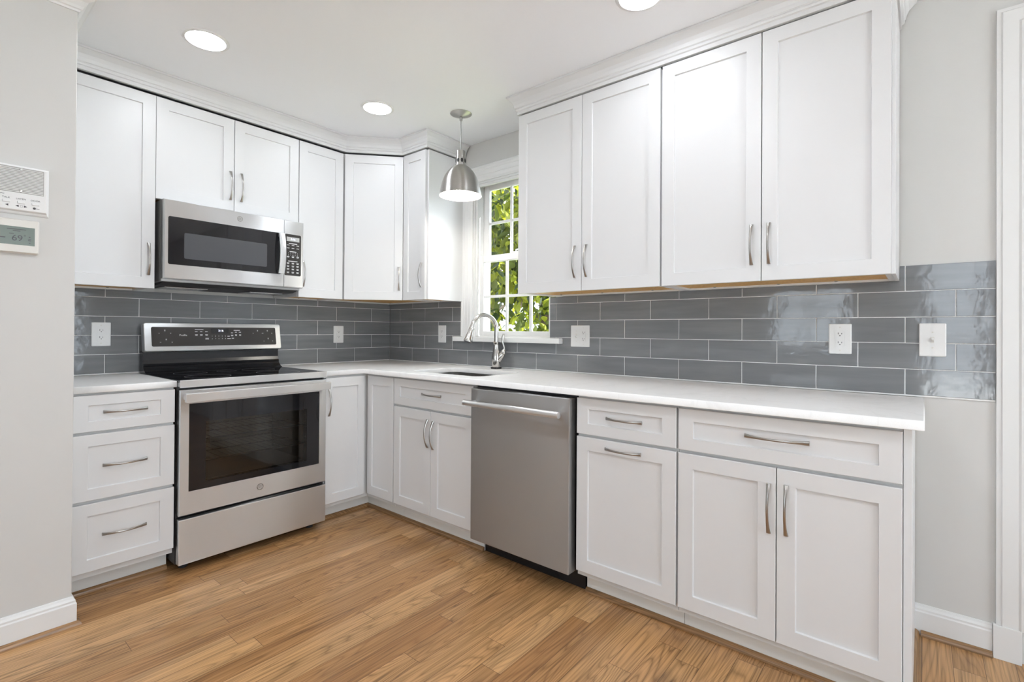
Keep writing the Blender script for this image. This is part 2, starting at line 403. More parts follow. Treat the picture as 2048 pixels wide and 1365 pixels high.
# ------------------------------------------------------------------ tiled backsplashes
P, V, Z0 = .3064, .1032, .934
def tiles(name, side, areas, offs, label, clen):
    bm = BM(); g = .0014; rnd = random.Random(5 if side == 'A' else 11)
    def pt(s, d, z): return (-s, d, z) if side == 'A' else (d, -s, z)
    for (s0, s1, z0, z1) in areas:      # grout bed
        vs_ = [bm.verts.new(pt(s, dd, z)) for s in (s0, s1) for dd in (.0018, .0075) for z in (z0, z1)]
        for q in ((0, 1, 3, 2), (4, 6, 7, 5), (0, 4, 5, 1), (2, 3, 7, 6), (0, 2, 6, 4), (1, 5, 7, 3)):
            bm.faces.new([vs_[i] for i in q]).material_index = 1
    for k in range(5):
        zb, zt = Z0+k*V, Z0+(k+1)*V
        js = [0.0]+[offs[k % 2]+i*P for i in range(14)]
        for a, b in zip(js, js[1:]):
            ta, tb = rnd.gauss(0, .0022), rnd.gauss(0, .004)
            sc, zc = (a+b)/2, (zb+zt)/2
            for (s0, s1, z0, z1) in areas:
                u0, u1, v0, v1 = max(a+g, s0), min(b-g, s1), max(zb+g, z0), min(zt-g, z1)
                if u1-u0 < .004 or v1-v0 < .004: continue
                e = .0014
                i0 = u0+(e if u0 == a+g else 0); i1 = u1-(e if u1 == b-g else 0)
                w0 = v0+(e if v0 == zb+g else 0); w1 = v1-(e if v1 == zt-g else 0)
                dep = lambda s, z: ta*(s-sc)+tb*(z-zc)
                o_ = [bm.verts.new(pt(s, .003, z)) for s, z in ((u0, v0), (u1, v0), (u1, v1), (u0, v1))]
                m_ = [bm.verts.new(pt(s, .0009+dep(s, z)*.9, z)) for s, z in ((u0, v0), (u1, v0), (u1, v1), (u0, v1))]
                n_ = [bm.verts.new(pt(s, dep(s, z), z)) for s, z in ((i0, w0), (i1, w0), (i1, w1), (i0, w1))]
                for A_, B_ in ((o_, m_), (m_, n_)):
                    for i in range(4): bm.faces.new((A_[i], A_[(i+1) % 4], B_[(i+1) % 4], B_[i]))
                bm.faces.new(n_)
    return tag(obj(name, fixn(bm), [TILE, GROUT]), label, 'backsplash')
tiles('tile_backsplash', 'A', [(.001, 2.116, Z0-.004, 1.388)], (.3315, .1802),
      'grey glazed subway tiles on the wall behind the range', 2.1)
tiles('tile_backsplash', 'B', [(.001, .838, Z0-.004, 1.388), (.838, 1.618, Z0-.004, 1.10), (1.618, 3.333, Z0-.004, 1.388), (3.333, 3.61, Z0-.004, 1.449)],
      (.2863, .1309), 'grey glazed subway tiles on the window wall, above the long counter', 3.6)

# ------------------------------------------------------------------ cabinets
def door_bm(Wd, Ht, M, T=.02, sl=.056, sr=.056, rt_=.056, rb=.056, rec=.008):
    bm = BM(); c = .0014
    loops(bm, [rect(0, Wd, 0, Ht, 0), rect(0, Wd, 0, Ht, T-c), rect(c, Wd-c, c, Ht-c, T),
               rect(sl, Wd-sr, rb, Ht-rt_, T), rect(sl+.0022, Wd-sr-.0022, rb+.0022, Ht-rt_-.0022, T-rec)])
    return xf(bm, M)
def handle_bm(M, Ln=.16, h=.030):
    """bow pull, length along local u, standing out along w"""
    bm = BM(); rings = []; n = 22
    for i in range(n+1):
        t = -1+2*i/n; u = t*Ln/2
        k = (1-abs(t)**2.2); w = .0045+h*.82*k
        if abs(t) > .86: w = .0045+h*.82*(1-.86**2.2)*(1-(abs(t)-.86)/.14)**.7
        wd = .0042+.0034*abs(t)**3; th = .0030+.0024*abs(t)**4
        rings.append([(u, wd*math.cos(a), max(w+th*math.sin(a), .0002)) for a in (2*PI*q/10 for q in range(10))])
    loops(bm, rings); return xf(fixn(bm), M)
ROTZ = Matrix.Rotation(PI/2, 4, 'Z')
def add_door(root, name, M, Wd, Ht, hpos=None, horiz=False, sl=.056, rails=.056, hl=.16, label=None):
    d = obj(name, door_bm(Wd, Ht, M, sl=sl, sr=sl, rt_=rails, rb=rails), CAB, root, label)
    if hpos:
        hm = TM(M, hpos[0], hpos[1], .02 if not hpos[2:] else hpos[2])
        obj('handle', handle_bm(hm if horiz else hm @ ROTZ, hl), NICKEL, d, 'brushed nickel bow handle', smooth=True)
    return d
REC = .012
def carcass(root, lo, hi, face, fronts_z, rails, stile=.03, back=True, top=True, toe=None, floor_z=.1, wood_bottom=None):
    """panels of a cabinet box. face: 'A' (front at -y) or 'B' (front at -x). lo/hi = (x0,y0,z0),(x1,y1,z1) of the box without doors"""
    x0, y0, z0 = lo; x1, y1, z1 = hi; t = .018; bm = BM()
    if face == 'A':
        box(bm, x0, x0+t, y0+t, y1, z0, z1); box(bm, x1-t, x1, y0+t, y1, z0, z1)
        if back: box(bm, x0+t, x1-t, y1-.008, y1, z0, z1)
        if top: box(bm, x0+t, x1-t, y0+t, y1-.008, z1-t, z1)
        box(bm, x0, x0+stile, y0, y0+t, z0, z1); box(bm, x1-stile, x1, y0, y0+t, z0, z1)
        for a, b in rails: box(bm, x0+stile, x1-stile, y0, y0+t, a, b)
    else:
        box(bm, x0+t, x1, y0, y0+t, z0, z1); box(bm, x0+t, x1, y1-t, y1, z0, z1)
        if back: box(bm, x1-.008, x1, y0+t, y1-t, z0, z1)
        if top: box(bm, x0+t, x1-.008, y0+t, y1-t, z1-t, z1)
        box(bm, x0, x0+t, y0, y0+stile, z0, z1); box(bm, x0, x0+t, y1-stile, y1, z0, z1)
        for a, b in rails: box(bm, x0, x0+t, y0+stile, y1-stile, a, b)
    return obj('carcass', bm, BODY, root)

BZ0, BZ1 = .10, .897         # base boxes
# --- three-drawer base, left of the range
r = thing('base_cabinet', 'narrow white base cabinet with three stacked drawers, between range and wall corner', 'cabinet', (-1.91, -.3, 0))
carcass(r, (-2.10, -.62, BZ0), (-1.722, .0, BZ1), 'A', None, [(.10, .135), (.415, .445), (.71, .74), (.87, .897)])
bm = BM(); box(bm, -2.10, -1.722, TOEY, TOEY+.018, 0, BZ0); obj('toe_kick', bm, TOE, r)
bm = BM(); box(bm, -2.0815, -1.7405, -.6, -.01, BZ0+.002, BZ0+.018); obj('bottom_panel', bm, BODY, r)
for z0, z1, rails in ((.731, .888, .043), (.434, .718, .05), (.128, .42, .052)):
    add_door(r, 'drawer', FA(-2.0985, z0, -.62), .377, z1-z0, (.1885, (z1-z0)/2+.002, .012), True, rails=rails, hl=.162)
# --- corner base
r = thing('corner_cabinet', 'white corner base cabinet with two full-height doors between range and sink cabinet', 'cabinet', (-.35, -.35, 0))
bm = BM(); t = .018
box(bm, -.942, -.924, -.602, .0, BZ0, BZ1); box(bm, -.942, -.012, -.008, 0, BZ0, BZ1); box(bm, -.008, 0, -.912, -.0, BZ0, BZ1); box(bm, -.612, -.01, -.914, -.896, BZ0, BZ1)
box(bm, -.942, -.63, -.62, -.602, BZ0, .13); box(bm, -.942, -.63, -.62, -.602, .87, BZ1); box(bm, -.942, -.915, -.62, -.602, .13, .87); box(bm, -.66, -.63, -.62, -.602, .13, .87)
box(bm, -.63, -.612, -.914, -.62, BZ0, .13); box(bm, -.63, -.612, -.914, -.62, .87, BZ1); box(bm, -.63, -.612, -.914, -.89, .13, .87); box(bm, -.63, -.612, -.645, -.62, .13, .87)
obj('carcass', bm, BODY, r)
bm = BM(); box(bm, -.942, TOEX, TOEY, TOEY+.018, 0, BZ0); box(bm, TOEX, TOEX+.018, -.914, TOEY+.018, 0, BZ0); obj('toe_kick', bm, TOE, r)
bm = BM(); box(bm, -.92, -.015, -.6, -.012, BZ0+.002, BZ0+.018); box(bm, -.61, -.015, -.894, -.6, BZ0+.002, BZ0+.018); obj('bottom_panel', bm, BODY, r)
add_door(r, 'door', FA(-.9385, .125, -.62), .269, .760, (.019, .613), sl=.047, hl=.165)
add_door(r, 'door', FB(-.643, .125, -.63), .268, .760, sl=.047)
# --- sink base
r = thing('sink_base_cabinet', 'white sink base cabinet with a false drawer over two doors, under the window', 'cabinet', (-.35, -1.25, 0))
carcass(r, (-.63, -1.592, BZ0), (.0, -.916, BZ1), 'B', None, [(.10, .135), (.71, .735), (.87, .897)], top=False)
bm = BM(); box(bm, TOEX, TOEX+.018, -1.597, -.916, 0, BZ0); obj('toe_kick', bm, TOE, r)
bm = BM(); box(bm, -.61, -.01, -1.573, -.935, BZ0+.002, BZ0+.018); obj('bottom_panel', bm, BODY, r)
add_door(r, 'drawer_front', FB(-.918, .729, -.63), .670, .157, (.335, .080, .012), True, rails=.046, hl=.162)
add_door(r, 'door', FB(-.918, .125, -.63), .3345, .591, (.314, .466))
add_door(r, 'door', FB(-1.2555, .125, -.63), .3325, .591, (.024, .461))
# --- pull-out base right of the dishwasher
r = thing('base_cabinet', 'white base cabinet with one drawer over a tall pull-out front, beside the dishwasher', 'cabinet', (-.35, -2.45, 0))
carcass(r, (-.63, -2.677, BZ0), (.0, -2.222, BZ1), 'B', None, [(.10, .135), (.71, .735), (.87, .897)])
bm = BM(); box(bm, TOEX, TOEX+.018, -2.677, -2.232, 0, BZ0); obj('toe_kick', bm, TOE, r)
bm = BM(); box(bm, -.61, -.01, -2.658, -2.241, BZ0+.002, BZ0+.018); obj('bottom_panel', bm, BODY, r)
add_door(r, 'drawer', FB(-2.2245, .729, -.63), .4485, .157, (.2245, .080, .012), True, rails=.046, hl=.162)
add_door(r, 'pull_out_door', FB(-2.2245, .125, -.63), .4485, .591, (.2245, .557), True, hl=.162)
# --- wide base at the right end
r = thing('base_cabinet', 'wide white base cabinet with one broad drawer over two doors, ending the counter run', 'cabinet', (-.35, -3.02, 0))
carcass(r, (-.63, -3.360, BZ0), (.0, -2.679, BZ1), 'B', None, [(.10, .135), (.71, .735), (.87, .897)])
bm = BM(); box(bm, TOEX, TOEX+.018, -3.361, -2.679, 0, BZ0); obj('toe_kick', bm, TOE, r)
bm = BM(); box(bm, -.61, -.01, -3.341, -2.698, BZ0+.002, BZ0+.018); obj('bottom_panel', bm, BODY, r)
bm = BM(); box(bm, -.634, .0, -3.382, -3.361, 0, BZ1, .001, 1); obj('end_panel', bm, CAB, r)
add_door(r, 'drawer', FB(-2.6815, .729, -.63), .6775, .157, (.337, .085, .012), True, rails=.046, hl=.200)
add_door(r, 'door', FB(-2.6815, .125, -.63), .338, .591, (.317, .452), hl=.17)
add_door(r, 'door', FB(-3.0225, .125, -.63), .3365, .591, (.029, .456), hl=.17)

# --- uppers
UZ0, UZ1 = 1.390, 2.392
UXF, UYF = -.325, -.320     # face frame planes
def upper(root, face, a0, a1, z0, z1, right_panel=0):
    t = .018; bm = BM()
    if face == 'A':
        f, w = UYF, -.001
        box(bm, a0, a0+t, f+t, w, z0, z1); box(bm, a1-t, a1, f+t, w, z0, z1); box(bm, a0+t, a1-t, f+t, w, z1-t, z1)
        box(bm, a0+t, a1-t, w-.014, w, z0, z1-t)
        box(bm, a0, a1, f, f+t, z0, z0+.035); box(bm, a0, a1, f, f+t, z1-.04, z1); box(bm, a0, a0+.03, f, f+t, z0+.035, z1-.04); box(bm, a1-.03, a1, f, f+t, z0+.035, z1-.04)
    else:
        f, w = UXF, -.001      # a0 > a1 along y
        box(bm, f+t, w, a0, a0-t, z0, z1); box(bm, f+t, w, a1+t, a1, z0, z1); box(bm, f+t, w, a0-t, a1+t, z1-t, z1)
        box(bm, w-.014, w, a0-t, a1+t, z0, z1-t)
        box(bm, f, f+t, a0, a1, z0, z0+.035); box(bm, f, f+t, a0, a1, z1-.04, z1); box(bm, f, f+t, a0, a0-.03, z0+.035, z1-.04); box(bm, f, f+t, a1+.03, a1, z0+.035, z1-.04)
    obj('carcass', bm, CAB, root)
    bm = BM()
    if face == 'A': box(bm, a0+t+.0005, a1-t-.0005, UYF+t+.0005, -.0155, z0+.009, z0+.016)
    else: box(bm, UXF+t+.0005, -.0155, a0-t-.0005, a1+t+.0005, z0+.009, z0+.016)
    obj('bottom_panel', bm, WOODU, root, 'unpainted orange plywood underside')
def screws(root, pts, z):
    for x, y in pts:
        bm = BM(); lathe(bm, [(.0, -.004), (.003, -.0038), (.0065, -.002), (.0075, 0)], (x, y, z), 14)
        obj('screw', fixn(bm), NICKEL, root, smooth=True)
r = thing('wall_cabinet', 'tall single-door white wall cabinet between the wall corner and the microwave', 'cabinet', (-1.91, -.16, UZ0))
upper(r, 'A', -2.112, -1.7305, UZ0, UZ1)
add_door(r, 'door', FA(-2.1105, 1.386, UYF-.0005), .3805, 1.0, (.353, .150), hl=.165); screws(r, [(-1.86, -.03)], UZ0+.009)
r = thing('wall_cabinet', 'short two-door white wall cabinet directly above the microwave', 'cabinet', (-1.345, -.16, 1.856))
upper(r, 'A', -1.7295, -.963, 1.858, UZ1)
add_door(r, 'door', FA(-1.7285, 1.855, UYF-.0005), .379, .531, (.359, .146), hl=.165)
add_door(r, 'door', FA(-1.3465, 1.855, UYF-.0005), .3815, .531, (.036, .146), hl=.165)
r = thing('wall_cabinet', 'single-door white wall cabinet between the microwave and the angled corner cabinet', 'cabinet', (-.80, -.16, UZ0))
upper(r, 'A', -.962, -.6375, UZ0, UZ1)
add_door(r, 'door', FA(-.9605, 1.386, UYF-.0005), .311, 1.0, (.028, .150), hl=.165); screws(r, [(-.80, -.03)], UZ0+.009)
# diagonal corner unit
r = thing('corner_wall_cabinet', 'white diagonal corner wall cabinet with one angled door', 'cabinet', (-.25, -.25, UZ0))
pa, pb = Vector((-.636, -.322)), Vector((-.327, -.600))
def prism(bm, pts, z0, z1, mi=0): loops(bm, [[(x, y, z0) for x, y in pts], [(x, y, z1) for x, y in pts]], mi=mi); return fixn(bm)
bm = BM(); t = .018
du = (pb-pa).normalized(); dn = Vector((du.y, -du.x))     # dn points into the room
if dn.dot(Vector((-1, -1))) < 0: dn = -dn
q0, q1 = pa-dn*t, pb-dn*t
prism(bm, [tuple(pa), tuple(pa+du*.03), tuple(pa+du*.03-dn*t), (-.636, q0.y+.004)], UZ0, UZ1)
prism(bm, [tuple(pb), tuple(pb-du*.03), tuple(pb-du*.03-dn*t), (q1.x+.004, -.600)], UZ0, UZ1)
for z0, z1 in ((UZ0, UZ0+.035), (UZ1-.04, UZ1)):
    prism(bm, [tuple(pa+du*.03), tuple(pb-du*.03), tuple(pb-du*.03-dn*t), tuple(pa+du*.03-dn*t)], z0, z1)
box(bm, -.636, -.618, -.29, -.001, UZ0, UZ1); box(bm, -.29, -.001, -.600, -.582, UZ0, UZ1)
box(bm, -.618, -.001, -.012, -.001, UZ0, UZ1); box(bm, -.012, -.001, -.582, -.012, UZ0, UZ1)
prism(bm, [(-.617, -.29), (-.29, -.581), (-.013, -.581), (-.013, -.013), (-.617, -.013)], UZ1-.018, UZ1)
obj('carcass', bm, CAB, r)
bm = BM(); prism(bm, [(-.617, -.305), (-.31, -.581), (-.013, -.581), (-.013, -.013), (-.617, -.013)], UZ0+.009, UZ0+.016)
obj('bottom_panel', bm, WOODU, r, 'unpainted orange plywood underside')
M = frameM((pa.x+dn.x*.0008+du.x*.012, pa.y+dn.y*.0008+du.y*.012, 1.386), (du.x, du.y, 0), (0, 0, 1), (dn.x, dn.y, 0))
Wd = (pb-pa).length-.024
add_door(r, 'door', M, Wd, 1.0, (Wd-.024, .150), hl=.165)
r = thing('wall_cabinet', 'narrow single-door white wall cabinet beside the window, its glossy side facing the pendant', 'cabinet', (-.16, -.73, UZ0))
upper(r, 'B', -.602, -.838, UZ0, UZ1)
bm = BM(); box(bm, UXF-.004, -.001, -.8385, -.855, UZ0-.004, UZ1, .001, 1); obj('end_panel', bm, CAB, r)
add_door(r, 'door', FB(-.606, 1.386, UXF-.0005), .231, 1.006, (.199, .165), hl=.165, sl=.05)
r = thing('wall_cabinet', 'two-door white wall cabinet overlapping the edge of the window', 'cabinet', (-.16, -2.05, UZ0))
upper(r, 'B', -1.637, -2.477, UZ0, UZ1)
add_door(r, 'door', FB(-1.638, 1.388, UXF-.0005), .4155, 1.006, (.379, .150), hl=.165)
add_door(r, 'door', FB(-2.0565, 1.388, UXF-.0005), .4165, 1.006, (.029, .150), hl=.165); screws(r, [(-.03, -1.72), (-.03, -2.0), (-.03, -2.3)], UZ0+.009)
r = thing('wall_cabinet', 'two-door white wall cabinet above the wide drawer cabinet, at the end of the row', 'cabinet', (-.16, -2.9, UZ0))
upper(r, 'B', -2.4785, -3.318, UZ0, UZ1)
bm = BM(); box(bm, UXF-.004, -.001, -3.3185, -3.331, UZ0-.001, UZ1, .001, 1); obj('end_panel', bm, CAB, r)
add_door(r, 'door', FB(-2.483, 1.388, UXF-.0005), .416, 1.006, (.382, .148), hl=.165)
add_door(r, 'door', FB(-2.9025, 1.388, UXF-.0005), .416, 1.006, (.027, .148), hl=.165); screws(r, [(-.03, -2.62), (-.03, -2.9), (-.03, -3.12)], UZ0+.009)

# crown over the cabinets
CC = [(-.012, 2.401), (.006, 2.401), (.006, 2.418), (.013, 2.421), (.015, 2.428), (.013, 2.433), (.018, 2.437), (.021, 2.452), (.028, 2.468), (.040, 2.481), (.046, 2.487), (.052, 2.489), (.052, 2.499), (-.06, 2.499)]
fa = Vector((-.632, -.342)); fb = Vector((-.346, -.598))
bm = BM(); sweep(bm, [(STX+.001, -.342), tuple(fa), tuple(fb), (-.346, -.857), (.0, -.857)], CC)
tag(obj('crown_moulding', fixn(bm), CAB), 'white crown moulding over the microwave-side and angled corner wall cabinets', 'moulding')
bm = BM(); sweep(bm, [(.0, -1.637), (-.346, -1.637), (-.346, -3.332), (.0, -3.332)], CC)
tag(obj('crown_moulding', fixn(bm), CAB), 'white crown moulding over the two double-door wall cabinets beside the window', 'moulding')

# ------------------------------------------------------------------ countertops
CT0, CT1 = .8985, .928
def slab(loops_, z0, z1, bev):
    c = bpy.data.curves.new('s', 'CURVE'); c.dimensions = '2D'; c.fill_mode = 'BOTH'
    c.extrude = (z1-z0)/2-bev; c.bevel_depth = bev; c.bevel_resolution = 2; c.offset = -bev
    for lp in loops_:
        s = c.splines.new('POLY'); s.points.add(len(lp)-1); s.use_cyclic_u = True
        for p, q in zip(s.points, lp): p.co = (q[0], q[1], 0, 1)
    o = bpy.data.objects.new('s', c); COL.objects.link(o); bpy.context.view_layer.update()
    me = bpy.data.meshes.new_from_object(o.evaluated_get(bpy.context.evaluated_depsgraph_get()))
    bpy.data.objects.remove(o); bpy.data.curves.remove(c)
    bm = BM(); bm.from_mesh(me); bpy.data.meshes.remove(me)
    bmesh.ops.translate(bm, verts=bm.verts, vec=(0, 0, (z0+z1)/2)); bmesh.ops.remove_doubles(bm, verts=bm.verts, dist=1e-5); return bm
SK = (-.565, -.185, -1.545, -.965)
hole = [(x, y) for x, y, _ in rrect(*SK, .055, 0, 6)]
CFY, CFX = -.648, -.682
tag(obj('countertop', slab([[(-2.116, -.0005), (-2.116, CFY), (-1.7165, CFY), (-1.7165, -.0005)]], CT0, CT1, .003), QUARTZ),
    'short white quartz countertop on the three-drawer cabinet', 'countertop')
tag(obj('countertop', slab([[(-.951, -.0005), (-.951, CFY), (CFX, CFY), (CFX, -3.41), (-.0005, -3.41), (-.0005, -.0005)], hole], CT0, CT1, .003), QUARTZ),
    'long L-shaped white quartz countertop with the sink cut into it', 'countertop')
# sink
r = thing('kitchen_sink', 'undermount stainless steel sink below the window', 'sink', (-.375, -1.255, .70))
bm = BM(); x0, x1, y0, y1 = SK
rings = []
for o, rr, z in ((.028, .08, .8955), (.001, .056, .8955), (.002, .055, .85), (-.004, .05, .73), (-.02, .045, .715), (-.06, .04, .711)):
    rings.append(rrect(x0-o, x1+o, y0-o, y1+o, max(rr, .02), z, 6))
loops(bm, rings, cap0=False); obj('basin', fixn(bm), SINKM, r, smooth=True)
bm = BM(); lathe(bm, [(.0, .004), (.02, .003), (.04, .0045), (.043, .001), (.043, 0)], (-.375, -1.255, .7112), 24); obj('drain', fixn(bm), CHROME, r, smooth=True)
# faucet
FX, FY = -.078, -1.243
r = thing('kitchen_faucet', 'stainless gooseneck faucet with pull-down head beside the sink', 'faucet', (FX, FY, CT1))
bm = BM(); box(bm, FX-.028, FX+.028, FY-.026, FY+.026, CT1+.0003, CT1+.012, .006, 3); obj('base_gasket', bm, BLACKP, r, 'black base ring')
bm = BM(); lathe(bm, [(.0245, .012), (.0262, .02), (.029, .045), (.030, .065), (.0285, .085), (.024, .11), (.0205, .135), (.0185, .155), (.0195, .166), (.0225, .172), (.0225, .176), (.0140, .178)], (FX, FY, CT1), 32, cap0=True)
obj('body', fixn(bm), CHROME, r, smooth=True)
th = math.radians(16.5); sd = Vector((-math.cos(th), math.sin(th), 0)); o0 = Vector((FX, FY, CT1))
pts = [o0+Vector((0, 0, .17)), o0+Vector((0, 0, .20)), o0+Vector((0, 0, .235))]
R = .091; cz = .281
for k in range(0, 17):
    a = PI*k/16*0.93
    pts.append(o0+sd*(R-R*math.cos(a))+Vector((0, 0, cz-.02+R*math.sin(a))))
e = pts[-1]; tdir = (pts[-1]-pts[-2]).normalized(); pts.append(e+tdir*.014)
bm = BM(); tube(bm, pts, .0140, 20); obj('spout', fixn(bm), CHROME, r, smooth=True)
e = pts[-1]
hp = [e-tdir*.002, e+tdir*.003, e+tdir*.008, e+tdir*.02, e+tdir*.05, e+tdir*.075, e+tdir*.088, e+tdir*.094]
bm = BM(); tube(bm, hp, [.0170, .0180, .0170, .0178, .0215, .0255, .0280, .0268], 24); obj('spray_head', fixn(bm), CHROME, r, smooth=True)
bm = BM(); tube(bm, [e+tdir*.0935, e+tdir*.0965], .0215, 24); obj('nozzle', fixn(bm), BLACKP, r, 'dark spray nozzle')
rv = Vector((.637, -.771, 0)); hd = (rv*.96+Vector((-.28, -.1, 0))).normalized()
bm = BM(); tube(bm, [o0+hd*.004+Vector((0, 0, .045)), o0+hd*.022+Vector((0, 0, .07)), o0+hd*.040+Vector((0, 0, .092)), o0+hd*.046+Vector((0, 0, .101))], [.021, .0215, .020, .018], 20)
obj('side_arm', fixn(bm), CHROME, r, smooth=True)
bm = BM(); c = o0+hd*.046+Vector((0, 0, .102)); ax = (hd*.45+Vector((0, 0, .9))).normalized()
tube(bm, [c, c+ax*.004, c+ax*.014, c+ax*.024, c+ax*.031], [.0165, .0185, .0185, .013, .006], 20)
tube(bm, [c+ax*.02, c+ax*.03+Vector((0, 0, .012))-hd*.003, c+Vector((0, 0, .075))-hd*.004, c+Vector((0, 0, .105))+hd*.001, c+Vector((0, 0, .128))+hd*.004], [.009, .0062, .0075, .0112, .0055], 14)
obj('lever', fixn(bm), CHROME, r, smooth=True)

# ------------------------------------------------------------------ range
RX0, RX1 = -1.713, -.9555; RC = (RX0+RX1)/2
r = thing('electric_range', 'freestanding stainless steel electric range with black glass cooktop', 'range', (RC, -.35, 0))
bm = BM()
box(bm, RX0, RX0+.012, -.628, -.03, .04, .90); box(bm, RX1-.012, RX1, -.628, -.03, .04, .90); box(bm, RX0+.012, RX1-.012, -.045, -.03, .04, .90)
box(bm, RX0+.012, RX1-.012, -.628, -.045, .04, .06); box(bm, RX0+.012, RX1-.012, -.628, -.60, .262, .29); box(bm, RX0+.012, RX1-.012, -.628, -.60, .862, .90)
obj('body', bm, BLACKP, r)
for x in (RX0+.05, RX1-.05):
    for y in (-.58, -.09):
        bm = BM(); lathe(bm, [(.0, .0005), (.02, .0005), (.02, .012), (.010, .014), (.010, .041)], (x, y, 0), 16, cap1=True); obj('levelling_foot', fixn(bm), RUBBER, r)
# cavity
bm = BM(); ox0, ox1, oy0, oy1, oz0, oz1 = -1.645, -1.02, -.612, -.12, .40, .80
vs_ = {}
def quad(a, b, c, d_): bm.faces.new([bm.verts.new(p) for p in (a, b, c, d_)])
quad((ox0, oy1, oz0), (ox1, oy1, oz0), (ox1, oy1, oz1), (ox0, oy1, oz1)); quad((ox0, oy0, oz0), (ox0, oy1, oz0), (ox0, oy1, oz1), (ox0, oy0, oz1))
quad((ox1, oy1, oz0), (ox1, oy0, oz0), (ox1, oy0, oz1), (ox1, oy1, oz1)); quad((ox0, oy0, oz0), (ox1, oy0, oz0), (ox1, oy1, oz0), (ox0, oy1, oz0))
quad((ox0, oy1, oz1), (ox1, oy1, oz1), (ox1, oy0, oz1), (ox0, oy0, oz1))
obj('oven_cavity', bm, CAVITY, r)
for z in (.505, .615):
    bm = BM()
    for y in (-.56, -.35, -.14): tube(bm, [(ox0+.004, y, z), (ox1-.004, y, z)], .003, 6)
    for k in range(15):
        x = ox0+.03+k*(ox1-ox0-.06)/14; tube(bm, [(x, -.575, z+.005), (x, -.135, z+.005)], .0018, 6)
    tube(bm, [(ox0+.004, -.575, z), (ox1-.004, -.575, z)], .0034, 6)
    obj('oven_rack', fixn(bm), RACK, r)
# storage drawer
bm = BM(); box(bm, RX0+.001, RX1-.001, -.676, -.636, .046, .262, .004, 2); obj('storage_drawer', bm, STEEL, r)
# door: steel frame with a glass
DY0, DY1 = -.676, -.640
bm = BM(); gx0, gx1, gz0, gz1 = -1.672, -1.000, .392, .816; dx0, dx1, dz0, dz1 = RX0+.001, RX1-.001, .281, .884
def RA(x0, x1, z0, z1, y): return [(x0, y, z0), (x1, y, z0), (x1, y, z1), (x0, y, z1)]
loops(bm, [RA(gx0, gx1, gz0, gz1, DY1), RA(dx0, dx1, dz0, dz1, DY1), RA(dx0, dx1, dz0, dz1, DY0+.004), RA(dx0+.004, dx1-.004, dz0+.004, dz1-.004, DY0),
           RA(gx0, gx1, gz0, gz1, DY0), RA(gx0, gx1, gz0, gz1, DY1)], cap0=False, cap1=False)
bmesh.ops.remove_doubles(bm, verts=bm.verts, dist=1e-6)
dr = obj('oven_door', fixn(bm), STEEL, r)
bm = BM(); wx0, wx1, wz0, wz1 = -1.598, -1.075, .425, .722
loops(bm, [RA(wx0, wx1, wz0, wz1, DY1+.001), RA(gx0+.0005, gx1-.0005, gz0+.0005, gz1-.0005, DY1+.001), RA(gx0+.0005, gx1-.0005, gz0+.0005, gz1-.0005, DY0+.0015), RA(wx0, wx1, wz0, wz1, DY0+.0015), RA(wx0, wx1, wz0, wz1, DY1+.001)], cap0=False, cap1=False)
bmesh.ops.remove_doubles(bm, verts=bm.verts, dist=1e-6); obj('door_glass_border', fixn(bm), BLACKG, dr, 'black glass border of the oven door')
bm = BM(); box(bm, wx0, wx1, DY0+.0015, DY0+.006, wz0, wz1); obj('oven_window', bm, OVENG, dr, 'see-through oven window')
bm = BM(); box(bm, -1.705, -.961, -.742, -.718, .830, .872, .003, 2)
for x in (-1.685, -.981): box(bm, x-.012, x+.012, -.719, DY0, .838, .864, .002, 1)
obj('oven_handle', bm, STEEL, dr)
def emblem(M, rad):
    bm = BM(); lathe(bm, [(rad*.86, 0), (rad*.86, .0012), (rad, .0012), (rad, 0)], n=32)
    for k in range(4):
        a = k*PI/2; tube(bm, [(rad*.95*math.cos(a+q*.35), rad*.95*math.sin(a+q*.35), .0014) if False else (rad*(.72+.1*math.sin(q*PI))*math.cos(a+q*.9), rad*(.72+.1*math.sin(q*PI))*math.sin(a+q*.9), .0008) for q in (0, .25, .5, .75, 1)], rad*.035, 6)
    def scr(pts): tube(bm, [(x*rad, y*rad, .0010) for x, y in pts], rad*.045, 6)
    scr([(-.05, .3), (-.25, .42), (-.45, .2), (-.42, -.15), (-.2, -.3), (-.05, -.1), (-.2, .05)])
    scr([(.45, .3), (.25, .42), (.08, .25), (.25, .1), (.1, -.1), (.2, -.32), (.48, -.15)])
    return xf(fixn(bm), M)
obj('emblem', emblem(FA(-1.335, .337, DY0-.0002), .017), mat('emblem_metal', (.36, .35, .33), .3, 1.0), dr)
# cooktop
bm = BM(); box(bm, RX0, RX1, -.672, -.10, .921, .930, .002, 2); obj('cooktop_glass', bm, BLACKG, r, 'black glass cooktop')
bm = BM(); box(bm, RX0, RX1, -.684, -.6725, .896, .932, .003, 2); box(bm, RX0, RX1, -.672, -.11, .9005, .9205); obj('cooktop_trim', bm, STEEL, r)
bm = BM()
for cx_, cy_, rr in ((-1.53, -.50, .105), (-1.16, -.50, .115), (-1.53, -.24, .08), (-1.16, -.24, .09), (-1.335, -.22, .05)):
    lathe(bm, [(rr-.0012, 0), (rr, .0002), (rr+.0012, 0)], (cx_, cy_, .9301), 48)
obj('burner_rings', fixn(bm), GREYP, r)
# black riser behind the cooktop
bm = BM(); prof = [(-.010, .90), (-.125, .90), (-.125, .931), (-.105, .940), (-.085, .955), (-.078, .965), (-.082, .972), (-.074, .980), (-.066, 1.0), (-.066, 1.052), (-.010, 1.052)]
loops(bm, [[(x, y, z) for y, z in prof] for x in (RX0+.003, RX1-.003)]); obj('riser', fixn(bm), BLACK, r)
